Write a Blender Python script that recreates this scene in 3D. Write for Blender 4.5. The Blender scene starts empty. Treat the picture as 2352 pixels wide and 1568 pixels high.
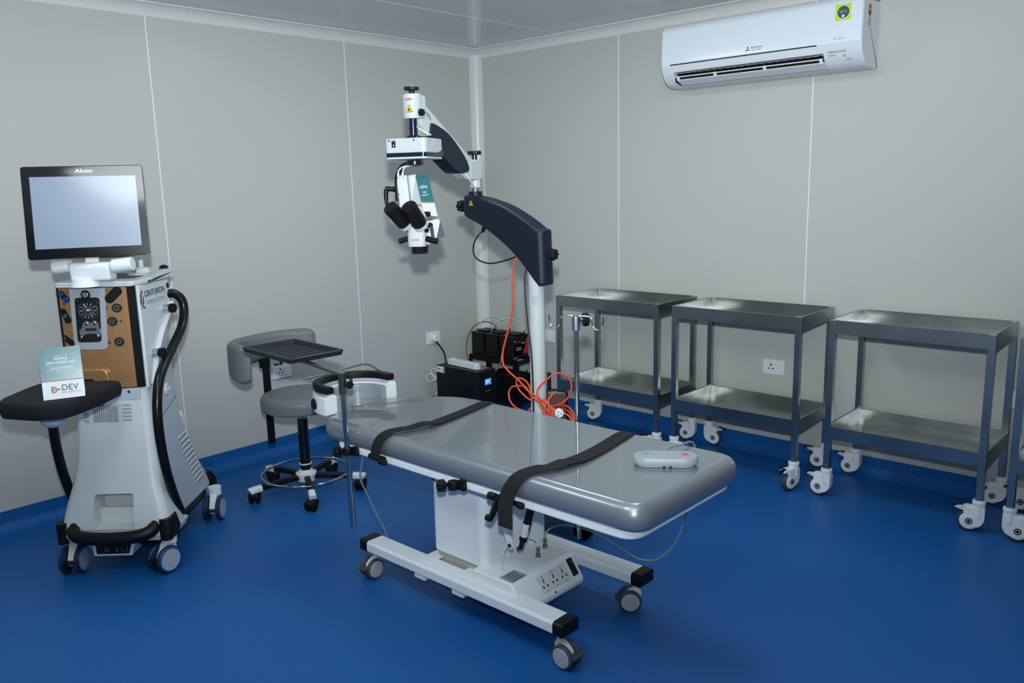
import bpy, bmesh, math, random
from mathutils import Vector as V, Matrix as M
random.seed(7)
PI=math.pi
scene=bpy.context.scene
COL=scene.collection
# ------------------------------------------------------------------ materials
def lin(c):
    if isinstance(c,str):
        c=[int(c[i:i+2],16)/255 for i in (0,2,4)]
    return tuple((x/12.92 if x<=.04045 else ((x+.055)/1.055)**2.4) for x in c)
MATS={}
def mat(name,color,rough=.5,metal=0.,spec=.5,coat=0.,coat_rough=.05,trans=0.,emit=None,emit_s=0.,noise=None,bump=None,ior=1.45,alpha=1.,aniso=0.):
    m=bpy.data.materials.new(name); m.use_nodes=True
    nt=m.node_tree; b=nt.nodes['Principled BSDF']
    col=lin(color)+(1,)
    b.inputs['Base Color'].default_value=col
    b.inputs['Roughness'].default_value=rough; b.inputs['Metallic'].default_value=metal
    b.inputs['Specular IOR Level'].default_value=spec
    b.inputs['Coat Weight'].default_value=coat; b.inputs['Coat Roughness'].default_value=coat_rough
    b.inputs['Transmission Weight'].default_value=trans; b.inputs['IOR'].default_value=ior
    b.inputs['Alpha'].default_value=alpha
    if aniso: b.inputs['Anisotropic'].default_value=aniso
    if emit:
        b.inputs['Emission Color'].default_value=lin(emit)+(1,); b.inputs['Emission Strength'].default_value=emit_s
    if noise or bump:
        tc=nt.nodes.new('ShaderNodeTexCoord')
    if noise:  # (scale, second colour, low, high, detail)
        n=nt.nodes.new('ShaderNodeTexNoise'); n.inputs['Scale'].default_value=noise[0]
        n.inputs['Detail'].default_value=noise[4] if len(noise)>4 else 4
        r=nt.nodes.new('ShaderNodeValToRGB'); r.color_ramp.elements[0].position=noise[2]; r.color_ramp.elements[1].position=noise[3]
        r.color_ramp.elements[0].color=col; r.color_ramp.elements[1].color=lin(noise[1])+(1,)
        nt.links.new(tc.outputs['Object'],n.inputs['Vector']); nt.links.new(n.outputs['Fac'],r.inputs['Fac'])
        nt.links.new(r.outputs['Color'],b.inputs['Base Color'])
    if bump:  # (scale, strength, distance, detail)
        n2=nt.nodes.new('ShaderNodeTexNoise'); n2.inputs['Scale'].default_value=bump[0]; n2.inputs['Detail'].default_value=bump[3] if len(bump)>3 else 2
        bp=nt.nodes.new('ShaderNodeBump'); bp.inputs['Strength'].default_value=bump[1]; bp.inputs['Distance'].default_value=bump[2]
        nt.links.new(tc.outputs['Object'],n2.inputs['Vector']); nt.links.new(n2.outputs['Fac'],bp.inputs['Height'])
        nt.links.new(bp.outputs['Normal'],b.inputs['Normal'])
        if coat: nt.links.new(bp.outputs['Normal'],b.inputs['Coat Normal'])
    MATS[name]=m
    return m
# ------------------------------------------------------------------ objects
CUR=M.Identity(4)
def setp(o,**k):
    for a,v in k.items():
        if v is not None: o[a]=v
def thing(name,label,cat,loc=(0,0,0),rot=0.,group=None,world=True):
    """Empty at the thing's base; the parts that follow are given in world coordinates
    (world=True) or in the thing's own coordinates."""
    global CUR
    o=bpy.data.objects.new(name,None); o.empty_display_size=.1; COL.objects.link(o)
    o.location=loc; o.rotation_euler=(0,0,rot)
    setp(o,label=label,category=cat,group=group)
    CUR=(M.Translation(V(loc))@M.Rotation(rot,4,'Z')).inverted() if world else M.Identity(4)
    return o
def tag(o,label,cat,group=None):
    setp(o,label=label,category=cat,group=group); return o
def struct(o): o['kind']='structure'; return o
def link(name,me,parent=None,loc=None,rot=None):
    o=bpy.data.objects.new(name,me); COL.objects.link(o)
    if parent: o.parent=parent
    if len(me.polygons)>5:   # large faces keep flat shading next to their rounded edges
        w=o.modifiers.new('weighted','WEIGHTED_NORMAL'); w.keep_sharp=True; w.weight=90
    if loc is not None: o.location=loc
    if rot is not None: o.rotation_euler=rot
    return o
def copy_tree(o,parent=None):
    c=o.copy(); COL.objects.link(c)
    if parent: c.parent=parent
    for ch in list(o.children): copy_tree(ch,c)
    return c
# ------------------------------------------------------------------ curves
def spline(P,n=8,closed=False):
    P=[V(p) for p in P]; out=[]; N=len(P)
    segs=N if closed else N-1
    for i in range(segs):
        if closed: p0,p1,p2,p3=P[i-1],P[i],P[(i+1)%N],P[(i+2)%N]
        else:
            p1,p2=P[i],P[i+1]; p0=P[i-1] if i else p1*2-p2; p3=P[i+2] if i+2<N else p2*2-p1
        for k in range(n):
            t=k/n
            out.append(.5*((2*p1)+(p2-p0)*t+(2*p0-5*p1+4*p2-p3)*t*t+(3*p1-p0-3*p2+p3)*t**3))
    if not closed: out.append(P[-1])
    return out
def rrect(w,h,r,n=5,cx=0,cy=0):
    r=min(r,w/2-1e-5,h/2-1e-5); out=[]
    for (sx,sy,a0) in ((1,1,0),(-1,1,90),(-1,-1,180),(1,-1,270)):
        for k in range(n+1):
            a=math.radians(a0+90*k/n)
            out.append((cx+sx*(w/2-r)+r*math.cos(a),cy+sy*(h/2-r)+r*math.sin(a)))
    return out
def roundpoly(P,r,n=4):
    out=[]; N=len(P)
    for i in range(N):
        p=V(P[i]).to_2d() if len(P[i])>2 else V(P[i]); a=V(P[i-1]); b=V(P[(i+1)%N])
        rr=r[i] if isinstance(r,(list,tuple)) else r
        if rr<=0: out.append(tuple(p)); continue
        d1=(a-p); d2=(b-p); l=min(rr,d1.length*.49,d2.length*.49)
        q1=p+d1.normalized()*l; q2=p+d2.normalized()*l
        for k in range(n+1):
            t=k/n; out.append(tuple(q1*(1-t)**2+p*2*t*(1-t)+q2*t*t))
    return out
def circ(r,n=24,cx=0,cy=0,a0=0.,a1=2*PI):
    full=abs(a1-a0-2*PI)<1e-6
    m=n if full else n+1
    return [(cx+r*math.cos(a0+(a1-a0)*k/n),cy+r*math.sin(a0+(a1-a0)*k/n)) for k in range(m)]
def frame(o,x,y,z=None):
    x=V(x).normalized(); y=V(y); z=x.cross(y).normalized() if z is None else V(z).normalized(); y=z.cross(x).normalized() if z is None else V(y).normalized()
    m=M.Identity(4)
    for i in range(3): m[i][0]=x[i]; m[i][1]=y[i]; m[i][2]=z[i]; m[i][3]=o[i]
    return m
def axis(p0,p1):
    d=(V(p1)-V(p0)).normalized(); t=V((0,0,1)) if abs(d.z)<.95 else V((1,0,0))
    x=t.cross(d).normalized(); y=d.cross(x)
    return x,y,d
XY=M.Identity(4)
def XZ(y=0.):   # poly (x,z) -> extrude along +y
    return frame((0,y,0),(1,0,0),(0,0,1),(0,1,0))
def YZ(x=0.):   # poly (y,z) -> extrude along +x
    return frame((x,0,0),(0,1,0),(0,0,1),(1,0,0))
def FXY(z=0.): return M.Translation((0,0,z))
# ------------------------------------------------------------------ mesh builder
class MB:
    def __init__(s): s.bm=bmesh.new(); s.mats=[]
    def mi(s,m):
        if m is None: return 0
        if m not in s.mats: s.mats.append(m)
        return s.mats.index(m)
    def add(s,vs,fs,m=None,X=None):
        i=s.mi(m); v=[s.bm.verts.new(X@V(p) if X is not None else V(p)) for p in vs]
        for f in fs:
            try: fc=s.bm.faces.new([v[k] for k in f]); fc.material_index=i
            except ValueError: pass
        return s
    def merge(s,t,m=None,X=None):
        t.verts.ensure_lookup_table(); t.verts.index_update()
        s.add([v.co.copy() for v in t.verts],[[v.index for v in f.verts] for f in t.faces],m,X); t.free(); return s
    def box(s,c,d,bev=0.,seg=2,m=None,rz=0.,X=None):
        t=bmesh.new(); bmesh.ops.create_cube(t,size=1)
        for v in t.verts: v.co=V((v.co.x*d[0],v.co.y*d[1],v.co.z*d[2]))
        if bev: bmesh.ops.bevel(t,geom=t.edges[:],offset=min(bev,min(d)*.49),segments=seg,profile=.5,affect='EDGES')
        Y=M.Translation(V(c))@M.Rotation(rz,4,'Z')
        return s.merge(t,m,X@Y if X is not None else Y)
    def loft(s,rings,cap=(True,True),closed=True,m=None,X=None,loop=False):
        n=len(rings[0]); vs=[p for r in rings for p in r]; fs=[]
        R=len(rings)
        for i in range(R if loop else R-1):
            j=(i+1)%R
            for k in range(n if closed else n-1):
                l=(k+1)%n
                fs.append((i*n+k,i*n+l,j*n+l,j*n+k))
        if not loop:
            if cap[0]: fs.append(tuple(range(n))[::-1])
            if cap[1]: fs.append(tuple((R-1)*n+k for k in range(n)))
        return s.add(vs,fs,m,X)
    def prism(s,poly,X,depth,bev=0.,seg=2,m=None):
        """closed 2D outline in X's local xy plane, extruded along its local z"""
        t=bmesh.new()
        a=[t.verts.new((p[0],p[1],0)) for p in poly]; f=t.faces.new(a)
        r=bmesh.ops.extrude_face_region(t,geom=[f])
        for v in r['geom']:
            if isinstance(v,bmesh.types.BMVert): v.co.z+=depth
        bmesh.ops.recalc_face_normals(t,faces=t.faces[:])
        if bev:
            es=[e for e in t.edges if abs(e.verts[0].co.z-e.verts[1].co.z)<1e-7]
            bmesh.ops.bevel(t,geom=es,offset=bev,segments=seg,profile=.5,affect='EDGES')
        return s.merge(t,m,X)
    def cyl(s,p0,p1,r0,r1=None,n=20,m=None,bev=0.,cap=(True,True),X=None):
        r1=r0 if r1 is None else r1; p0=V(p0);p1=V(p1); x,y,d=axis(p0,p1); L=(p1-p0).length
        st=[(0,r0),(L,r1)]
        if bev: st=[(0,r0-bev),(bev*.3,r0-bev*.3),(bev,r0),(L-bev,r1),(L-bev*.3,r1-bev*.3),(L,r1-bev)]
        rings=[[p0+d*h+(x*math.cos(2*PI*k/n)+y*math.sin(2*PI*k/n))*r for k in range(n)] for h,r in st]
        return s.loft(rings,cap,m=m,X=X)
    def lathe(s,prof,o=(0,0,0),d=(0,0,1),n=24,m=None,X=None,cap=(True,True)):
        o=V(o); x,y,dd=axis(o,o+V(d))
        rings=[[o+dd*h+(x*math.cos(2*PI*k/n)+y*math.sin(2*PI*k/n))*max(r,1e-4) for k in range(n)] for r,h in prof]
        return s.loft(rings,cap,m=m,X=X)
    def tube(s,P,r,n=8,closed=False,m=None,X=None,sec=None,up=None):
        P=[V(p) for p in P]; N=len(P); rings=[]; nrm=None
        for i in range(N):
            a=P[i-1] if (i or closed) else P[i]; b=P[(i+1)%N] if (i<N-1 or closed) else P[i]
            d=(b-a).normalized()
            if up is not None: nrm=(V(up)-d*V(up).dot(d)).normalized()
            elif nrm is None:
                t=V((0,0,1)) if abs(d.z)<.9 else V((1,0,0)); nrm=(t-d*t.dot(d)).normalized()
            else: nrm=(nrm-d*nrm.dot(d)).normalized()
            bn=d.cross(nrm); rr=r[i] if isinstance(r,(list,tuple)) else r
            if sec: rings.append([P[i]+bn*q[0]+nrm*q[1] for q in sec])
            else: rings.append([P[i]+(nrm*math.cos(2*PI*k/n)+bn*math.sin(2*PI*k/n))*rr for k in range(n)])
        return s.loft(rings,(not closed,not closed),m=m,X=X,loop=closed)
    def sphere(s,c,r,sc=(1,1,1),u=16,v=10,m=None,X=None):
        t=bmesh.new(); bmesh.ops.create_uvsphere(t,u_segments=u,v_segments=v,radius=r)
        for q in t.verts: q.co=V((q.co.x*sc[0]+c[0],q.co.y*sc[1]+c[1],q.co.z*sc[2]+c[2]))
        return s.merge(t,m,X)
    def torus(s,c,R,r,n=48,k=10,d=(0,0,1),m=None,X=None):
        c=V(c); x,y,dd=axis(c,c+V(d))
        return s.tube([c+(x*math.cos(2*PI*i/n)+y*math.sin(2*PI*i/n))*R for i in range(n)],r,k,True,m=m,X=X)
    def mesh(s,name,m=None,ang=35,local=False):
        if not local and CUR!=M.Identity(4): bmesh.ops.transform(s.bm,matrix=CUR,verts=s.bm.verts[:])
        bmesh.ops.recalc_face_normals(s.bm,faces=s.bm.faces[:])
        me=bpy.data.meshes.new(name); s.bm.to_mesh(me); s.bm.free()
        ms=s.mats or [m]
        for q in ms: me.materials.append(q)
        for p in me.polygons: p.use_smooth=True
        me.set_sharp_from_angle(angle=math.radians(ang))
        return me
    def build(s,name,m=None,parent=None,ang=35,label=None,local=False):
        if m is not None and not s.mats: pass
        o=link(name,s.mesh(name,m,ang,local),parent)
        if label: o['label']=label
        return o
def boolean(a,b,m=None):
    """mesh data of a minus b"""
    oa=bpy.data.objects.new('a',a); ob=bpy.data.objects.new('b',b); COL.objects.link(oa); COL.objects.link(ob)
    md=oa.modifiers.new('x','BOOLEAN'); md.operation='DIFFERENCE'; md.object=ob; md.solver='EXACT'
    dg=bpy.context.evaluated_depsgraph_get(); me=bpy.data.meshes.new_from_object(oa.evaluated_get(dg))
    bpy.data.objects.remove(oa); bpy.data.objects.remove(ob)
    for p in me.polygons: p.use_smooth=True
    me.set_sharp_from_angle(angle=math.radians(35))
    return me
def text(name,s,size,m,parent,o,right,up,align='CENTER',ext=.0003,shear=0.,sx=1.,space=1.,local=False,label=None,bold=0.):
    c=bpy.data.curves.new(name,'FONT'); c.body=s; c.size=size; c.align_x=align; c.align_y='CENTER'; c.extrude=ext; c.shear=shear
    c.space_character=space; c.resolution_u=3; c.offset=bold
    t=bpy.data.objects.new(name,c); COL.objects.link(t)
    dg=bpy.context.evaluated_depsgraph_get()
    me=bpy.data.meshes.new_from_object(t.evaluated_get(dg)); bpy.data.objects.remove(t)
    r=V(right).normalized(); u=V(up).normalized(); X=frame(o,r,u,r.cross(u))@M.Diagonal((sx,1,1,1))
    me.transform((X if local else CUR@X)); me.materials.clear(); me.materials.append(m)
    ob=link(name,me,parent)
    if label: ob['label']=label
    return ob
# ------------------------------------------------------------------ palette
WALL=mat('wall_laminate','babdb9',rough=.33,spec=.4,bump=(3.0,.04,.02,1))
CEIL=mat('ceiling_laminate','c4c8ca',rough=.16,spec=.5)
COVE=mat('cove_trim_white','d3d5d4',rough=.3)
SEAM=mat('panel_joint','eef2f6',rough=.3,spec=.6)
FLOOR=mat('blue_vinyl','1a5ca0',rough=.42,spec=.28,noise=(190,'104482',.50,.74,3),bump=(190,.06,.002,2))
WHITE=mat('white_enamel','dfe6ea',rough=.28,spec=.5)
WHITE2=mat('white_plastic','dde3e8',rough=.4)
OFFW=mat('off_white_plastic','cfd2d0',rough=.5)
CONS=mat('console_shell_white','cfd6da',rough=.38)
CONS2=mat('console_side_grey','b6c0cc',rough=.4)
BLACK=mat('black_plastic','0d0e10',rough=.45,spec=.35)
BLACKG=mat('black_gloss','0c0d10',rough=.12,coat=.5)
RUB=mat('black_rubber','0b0c0d',rough=.65,spec=.3)
NAVY=mat('navy_paint','111a2b',rough=.48,spec=.35,bump=(900,.05,.001,2))
NAVYG=mat('navy_gloss','131a2e',rough=.2)
TRAYN=mat('tray_plastic','181e27',rough=.4)
STEEL=mat('brushed_steel','8f8c87',rough=.27,metal=1,aniso=.5,noise=(14,'797672',.3,.75,5))
STEELF=mat('trolley_steel','b0b4b2',rough=.27,metal=1,noise=(6,'989d9d',.35,.75,6),bump=(90,.06,.002,4))
CHROME=mat('chrome','b9bcc0',rough=.12,metal=1)
ALU=mat('aluminium','c3c8cd',rough=.3,metal=1)
LEATH=mat('grey_leatherette','6f757b',rough=.45,spec=.4,bump=(260,.12,.001,3))
PVC=mat('grey_cushion_under_clear_cover','88919a',rough=.34,metal=.55,spec=.5,coat=1.,coat_rough=.025,bump=(6,.05,.02,2))
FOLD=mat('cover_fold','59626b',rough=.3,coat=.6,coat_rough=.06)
CUSH=mat('grey_foam_pad','8d959e',rough=.3,coat=.4,coat_rough=.15)
STRAP=mat('black_webbing','0e1013',rough=.85,bump=(700,.2,.001,3))
CLOTH=mat('black_drape','0d1016',rough=.85,bump=(500,.2,.001,3))
COPPER=mat('copper_paint','b4885f',rough=.32,metal=.5,noise=(60,'ad8159',.3,.7,3))
SILVER=mat('silver_paint','c3cad3',rough=.34,metal=.5)
SCREEN=mat('lit_screen','6f7c8e',rough=.22,spec=.9,coat=.6,coat_rough=.12,emit='a9bdd8',emit_s=.15)
BLUE=mat('blue_plastic','2a62c8',rough=.35)
BLUETYRE=mat('dark_blue_tyre','14294a',rough=.5)
DGREY=mat('dark_grey_tyre','3f444b',rough=.6)
GREYW=mat('grey_hub','aab2b8',rough=.4)
TEAL=mat('teal_print','2b6f7a',rough=.25,coat=.4,coat_rough=.2)
TEALD=mat('teal_print_dark','23606c',rough=.3)
PAPER=mat('white_card','dfe3ea',rough=.5)
GOLD=mat('gold_line','a8865c',rough=.5)
INKG=mat('grey_ink','3a4048',rough=.6)
INKL=mat('light_grey_ink','8c98a6',rough=.6)
INKW=mat('white_ink','e6eef0',rough=.6)
PEACH=mat('peach_ink','d7a890',rough=.6)
RED=mat('red_ink','c0282c',rough=.5)
GREEN=mat('green_ink','1fb565',rough=.5)
REDB=mat('red_plastic','d8392c',rough=.45)
YEL=mat('warning_yellow','efb21c',rough=.45)
LIME=mat('lime_sticker','cfd838',rough=.45)
STKT=mat('sticker_teal','1f5f6c',rough=.45)
ORANGE=mat('orange_cable','cf5034',rough=.45)
WCAB=mat('white_cable','d5d8d8',rough=.45)
GCAB=mat('grey_cable','8b9093',rough=.5)
BCAB=mat('black_cable','111215',rough=.5)
AC_W=mat('ac_white_gloss','dfe9f2',rough=.12,spec=.5,coat=.3)
AC_S=mat('ac_white_satin','d3dbe2',rough=.35)
DARK=mat('dark_recess','07080b',rough=.7)
PLATE=mat('rating_label','98a0a6',rough=.35,metal=.3)
BRASSY=mat('dull_nickel','8d877c',rough=.35,metal=1)
LCD=mat('lcd_blue','2a6fd0',rough=.3,emit='3f8df0',emit_s=.5)
LCDW=mat('lcd_white','ffffff',rough=.3,emit='d8ecff',emit_s=.9)
SMOKE=mat('smoky_red_panel','5a3a38',rough=.35)
CLEAR=mat('clear_tube_plastic','c8d4dc',rough=.1,trans=.85,ior=1.2)
LAMP=mat('lamp_diffuser','ffffff',rough=.5,emit='eef4ff',emit_s=1.0)
BEIGE=mat('plinth_grey','a9a9a4',rough=.5)
PAD=mat('control_pad_white','969fa8',rough=.4)
SCW=mat('microscope_white','b9c1c3',rough=.35)
HANDLE=mat('handle_black','0c0d0f',rough=.28,spec=.4)
# ------------------------------------------------------------------ camera
def look(yaw,pitch,roll):
    cy,sy=math.cos(yaw),math.sin(yaw);cp,sp=math.cos(pitch),math.sin(pitch)
    f=V((sy*cp,cy*cp,sp)); r=V((cy,-sy,0)); u=r.cross(f)
    cr,sr=math.cos(roll),math.sin(roll)
    return r*cr+u*sr, u*cr-r*sr, f
cam=bpy.data.cameras.new('camera'); camo=bpy.data.objects.new('camera',cam); COL.objects.link(camo)
r_,u_,f_=look(-0.7470356646,-0.1863548587,-0.0256712270)
CAMP=V((4.284551,-4.321463,1.55))
mw=M.Identity(4)
for i in range(3): mw[i][0]=r_[i]; mw[i][1]=u_[i]; mw[i][2]=-f_[i]; mw[i][3]=CAMP[i]
camo.matrix_world=mw
cam.sensor_width=36; cam.lens=36*1896.947/2352; cam.clip_start=.02
scene.camera=camo
# ------------------------------------------------------------------ room shell
CUR=M.Identity(4)
RX,RY,ZC,CR=5.3,-5.3,2.4886,.0585
def wall(name,c,d,m): return struct(MB().box(c,d).build(name,m))
wall('floor',(RX/2,RY/2,-.05),(RX+.4,-RY+.4,.1),FLOOR)
wall('ceiling',(RX/2,RY/2,ZC+.05),(RX+.4,-RY+.4,.1),CEIL)
wall('wall_left',(-.05,RY/2,ZC/2),(.1,-RY+.2,ZC),WALL)
wall('wall_right',(RX/2,.05,ZC/2),(RX+.2,.1,ZC),WALL)
wall('wall_front',(RX/2,RY-.05,ZC/2),(RX+.2,.1,ZC),WALL)
wall('wall_back',(RX+.05,RY/2,ZC/2),(.1,-RY+.2,ZC),WALL)
# coved vinyl skirting: quarter hollow rising to 0.1 m
def cove_prof(r,top,th):   # (distance from wall, z)
    P=[(0,0),(r,0)]+[(r-r*math.sin(a),r-r*math.cos(a)) for a in [PI/2*k/10 for k in range(1,11)]]
    P=[(max(p[0],th),p[1]+.0005) for p in P[1:]]
    return [(0,0.0005)]+P+[(th,top),(0,top)]
pr_=cove_prof(.062,.1,.003)
struct(MB().prism([(p[0],p[1]) for p in pr_],frame((0,0,0),(1,0,0),(0,0,1),(0,-1,0)),-RY).build('baseboard_left',FLOOR,ang=50))
struct(MB().prism([(-p[0],p[1]) for p in pr_],YZ(0),RX).build('baseboard_right',FLOOR,ang=50))
# ceiling and corner coves (hollow quarter rounds) with a bright metal line on the ceiling edge
def hollow(r,n=10): # in (d,h) measured from the wall and down from the ceiling
    return [(0,0)]+[(r,0)]+[(r-r*math.sin(PI/2*k/n),r-r*math.cos(PI/2*k/n)) for k in range(1,n)]+[(0,r)]
hp=hollow(CR)
struct(MB().prism([(p[0],ZC-p[1]) for p in hp],frame((0,0,0),(1,0,0),(0,0,1),(0,-1,0)),-RY).build('trim_1',COVE,ang=50))
struct(MB().prism([(-p[0],ZC-p[1]) for p in hp],YZ(0),RX).build('trim_2',COVE,ang=50))
hc=hollow(.064)
struct(MB().prism([(p[0],-p[1]) for p in hc],FXY(.1),ZC-.1-CR*.6).build('trim_3',COVE,ang=50))
struct(MB().box((CR,RY/2-CR/2,ZC-.0015),(.004,-RY-CR,.003)).build('trim_4',SEAM))
struct(MB().box((RX/2+CR/2,-CR,ZC-.0015),(RX-CR,.004,.003)).build('trim_5',SEAM))
# bright joints between the wall panels
n=6
for y in (-1.127,-2.338,-3.55):
    struct(MB().box((.0006,y,(ZC-CR+.1)/2),(.0014,.0045,ZC-CR-.1)).build('trim_%d'%n,SEAM)); n+=1
for x in (1.226,2.444,3.66):
    struct(MB().box((x,-.0006,(ZC-CR+.1)/2),(.0045,.0014,ZC-CR-.1)).build('trim_%d'%n,SEAM)); n+=1
for (x,y,dx,dy) in ((.808,-2.6,.003,5.0),(2.026,-2.6,.003,5.0)):
    struct(MB().box((x,y,ZC-.0004),(dx,dy,.001)).build('trim_%d'%n,SEAM)); n+=1
# ------------------------------------------------------------------ lights: ceiling panels and the photographer's flash
world=bpy.data.worlds.new('world'); scene.world=world; world.use_nodes=True
world.node_tree.nodes['Background'].inputs[0].default_value=(.02,.022,.025,1)
PANELS=[(1.42,-1.6,'nearest the room corner'),(2.62,-1.6,'in front of the air conditioner'),(1.2,-3.75,'above the console'),(2.45,-3.75,'nearest the camera')]
P_W=6.6
for x,y,wh in PANELS:
    t=thing('ceiling_light','square white ceiling light panel '+wh,'ceiling light',(x,y,ZC-.012),group='ceiling light panels')
    MB().prism(rrect(.6,.6,.01),M.Translation((x,y,ZC-.012)),.012).build('frame',WHITE,t)
    MB().box((x,y,ZC-.0135),(.56,.56,.003)).build('diffuser',LAMP,t)
    l=bpy.data.lights.new('panel_light','AREA'); l.shape='SQUARE'; l.size=.56; l.energy=P_W; l.color=(.87,.96,1.)
    lo=bpy.data.objects.new('panel_light',l); COL.objects.link(lo); lo.location=(x,y,ZC-.017)
    lo.visible_camera=True
fl=bpy.data.lights.new('camera_flash','SPOT'); fl.energy=530; fl.color=(.925,.98,1.); fl.shadow_soft_size=.035
fl.spot_size=math.radians(125); fl.spot_blend=1.
fo=bpy.data.objects.new('camera_flash',fl); COL.objects.link(fo); fo.location=CAMP+V((0,0,.215))
d=V((f_.x,f_.y,.43)).normalized(); fo.rotation_euler=d.to_track_quat('-Z','Y').to_euler()
vs=scene.view_settings
scene.display_settings.display_device='sRGB'
vs.view_transform='Standard'; vs.look='None'; vs.exposure=.21; vs.gamma=1.; vs.use_curve_mapping=False
# ------------------------------------------------------------------ stainless trolleys
def caster_meshes():
    """brake caster, base at z=0 (floor), stem axis at origin, wheel trailing along -x"""
    global CUR
    CUR=M.Identity(4); D={}
    b=MB()
    b.cyl((0,0,.128),(0,0,.146),.0275,bev=.004,n=24)
    b.cyl((0,0,.075),(0,0,.129),.0255,n=24)
    b.prism(roundpoly([(.026,.118),(.026,.055),(.012,.03),(-.01,.02),(-.03,.03),(-.06,.085),(-.055,.118)],[.01,.02,.02,.02,.02,.02,.01]),XZ(-.022),.044,bev=.006)
    b.prism(roundpoly([(-.03,.118),(-.088,.112),(-.094,.104),(-.05,.092)],.005),XZ(-.019),.038,bev=.004)
    D['caster']=b.mesh('caster',WHITE2)
    w=MB()
    w.lathe([(.02,-.017),(.043,-.017),(.0485,-.010),(.05,0),(.0485,.010),(.043,.017),(.02,.017)],(-.034,0,.0505),(0,1,0),28)
    D['wheel']=w.mesh('wheel',DGREY)
    for s,k in ((-1,'near'),(1,'far')):
        c=MB()
        c.lathe([(.002,.0225),(.03,.0225),(.0365,.020),(.038,.0165),(.002,.0165)],(-.034,0,.0505),(0,s,0),28)
        D['wheel_cover'+k]=c.mesh('wheel_cover',WHITE2)
        h=MB()
        h.lathe([(.010,.0222),(.010,.0236),(.0145,.0236),(.0145,.0222)],(-.034,0,.0505),(0,s,0),24,cap=(False,False))
        D['axle_ring'+k]=h.mesh('axle_ring',BLACK)
        q=MB(); q.cyl((-.034,s*.022,.0505),(-.034,s*.0239,.0505),.0068,n=16); D['axle_cap'+k]=q.mesh('axle_cap',BLACK)
    p=MB()
    p.box((-.088,0,.109),(.034,.026,.008),bev=.003)
    p.box((-.07,0,.116),(.02,.016,.006),bev=.002)
    D['brake_pedal']=p.mesh('brake_pedal',BLACK)
    return D
CM=caster_meshes()
def add_caster(parent,loc,rz):
    c=link('caster',CM['caster'],parent,loc,(0,0,rz))
    for k in ('wheel','wheel_covernear','wheel_coverfar','axle_ringnear','axle_ringfar','axle_capnear','axle_capfar','brake_pedal'): link(k.replace('near','').replace('far',''),CM[k],c)
    return c
def make_trolley(W,label,loc,rots):
    t=thing('instrument_trolley',label,'trolley',loc,0,'stainless steel trolleys along the right wall',world=False)
    D,H,P=.42,.885,.03
    for z0,z1,nm in ((.82,.885,'top_tray'),(.30,.362,'lower_tray')):
        b=MB(); th=.0016; w=W-.004; d=D-.004
        b.box((0,0,z0+th/2+.012),(w-2*th,d-2*th,th))
        for s in (-1,1):
            b.box((0,s*(d/2),(z0+z1)/2),(w-2*P+.006,th*2,z1-z0)); b.box((s*(w/2),0,(z0+z1)/2),(th*2,d-2*P+.006,z1-z0))
            b.box((0,s*(d/2-.004),z1-.001),(w-2*P+.006,.010,.002)); b.box((s*(w/2-.004),0,z1-.001),(.010,d-2*P+.006,.002))
            b.box((0,s*(d/2-.045),z0+.0145),(w-.02,.0025,.0015)); b.box((s*(w/2-.045),0,z0+.0145),(.0025,d-.02,.0015))
            b.box((0,s*(d/2-.005),z0+.004),(w-2*P+.006,.010,.003))
        o=b.build(nm,STEELF,t)
    for sx in (-1,1):
        for sy in (-1,1):
            b=MB(); x,y=sx*(W/2-P/2),sy*(D/2-P/2)
            b.box((x,y,(H+.142)/2),(P,P,H-.142),bev=.0025)
            b.cyl((x,y-sy*0,.150),(x,y,.140),.012,n=12)
            b.cyl((x,y-P/2-.002,.163),(x,y-P/2+.002,.163),.0045,n=10)
            b.build('post',STEELF,t)
    i=0
    for sx in (-1,1):
        for sy in (-1,1):
            add_caster(t,(sx*(W/2-P/2),sy*(D/2-P/2),0),rots[i]); i+=1
    return t
# caster order: (left,front) (left,back) (right,front) (right,back); angle of the stem-to-pedal reversed
R=math.radians
make_trolley(.735,'stainless steel two-shelf trolley nearest the room corner, behind the drip pole',(1.445,-.245,0),(R(150),R(20),R(0),R(10)))
make_trolley(.728,'stainless steel two-shelf trolley in front of the lone wall socket',(2.262,-.245,0),(R(170),R(185),R(75),R(10)))
make_trolley(.705,'stainless steel two-shelf trolley under the right half of the air conditioner',(3.115,-.243,0),(R(0),R(0),R(10),R(15)))
make_trolley(.715,'stainless steel two-shelf trolley cut off by the right edge of the photo',(3.915,-.25,0),(R(190),R(10),R(0),R(0)))
# ------------------------------------------------------------------ air conditioner
AX0,AX1=1.668,2.762
ac=thing('air_conditioner','white wall-mounted split air conditioner with its flap open','air conditioner',((AX0+AX1)/2,0,2.2))
P=roundpoly([(0,2.385),(.195,2.382),(.214,2.36),(.222,2.185),(.214,2.135),(.178,2.085),(.125,2.064),(0,2.062)],[.006,.02,.02,.03,.06,.05,.03,.004],5)
def acx(P): return [(-p[0],p[1]) for p in P]
body=MB().prism(acx(P),YZ(AX0),AX1-AX0,bev=.010,seg=3).mesh('body',AC_S)
CUTP=[(.26,2.137),(.16,2.140),(.10,2.10),(.13,2.070),(.20,2.040)]
cut=MB().prism(acx(CUTP),YZ(AX0+.075),.835).mesh('c')
body=boolean(body,cut); body.materials.clear(); body.materials.append(AC_S); link('body',body,ac)
FP=roundpoly([(.19,2.3835),(.1965,2.3835),(.2155,2.361),(.2238,2.186),(.2222,2.176),(.19,2.176)],[.001,.02,.02,.006,.002,.001],5)
MB().prism(acx(FP),YZ(AX0+.004),AX1-AX0-.008,bev=.003).build('front_panel',AC_W,ac)
MB().box((AX0+.47,-.2225,2.178),(.82,.006,.005)).build('panel_gap',DARK,ac)
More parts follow.
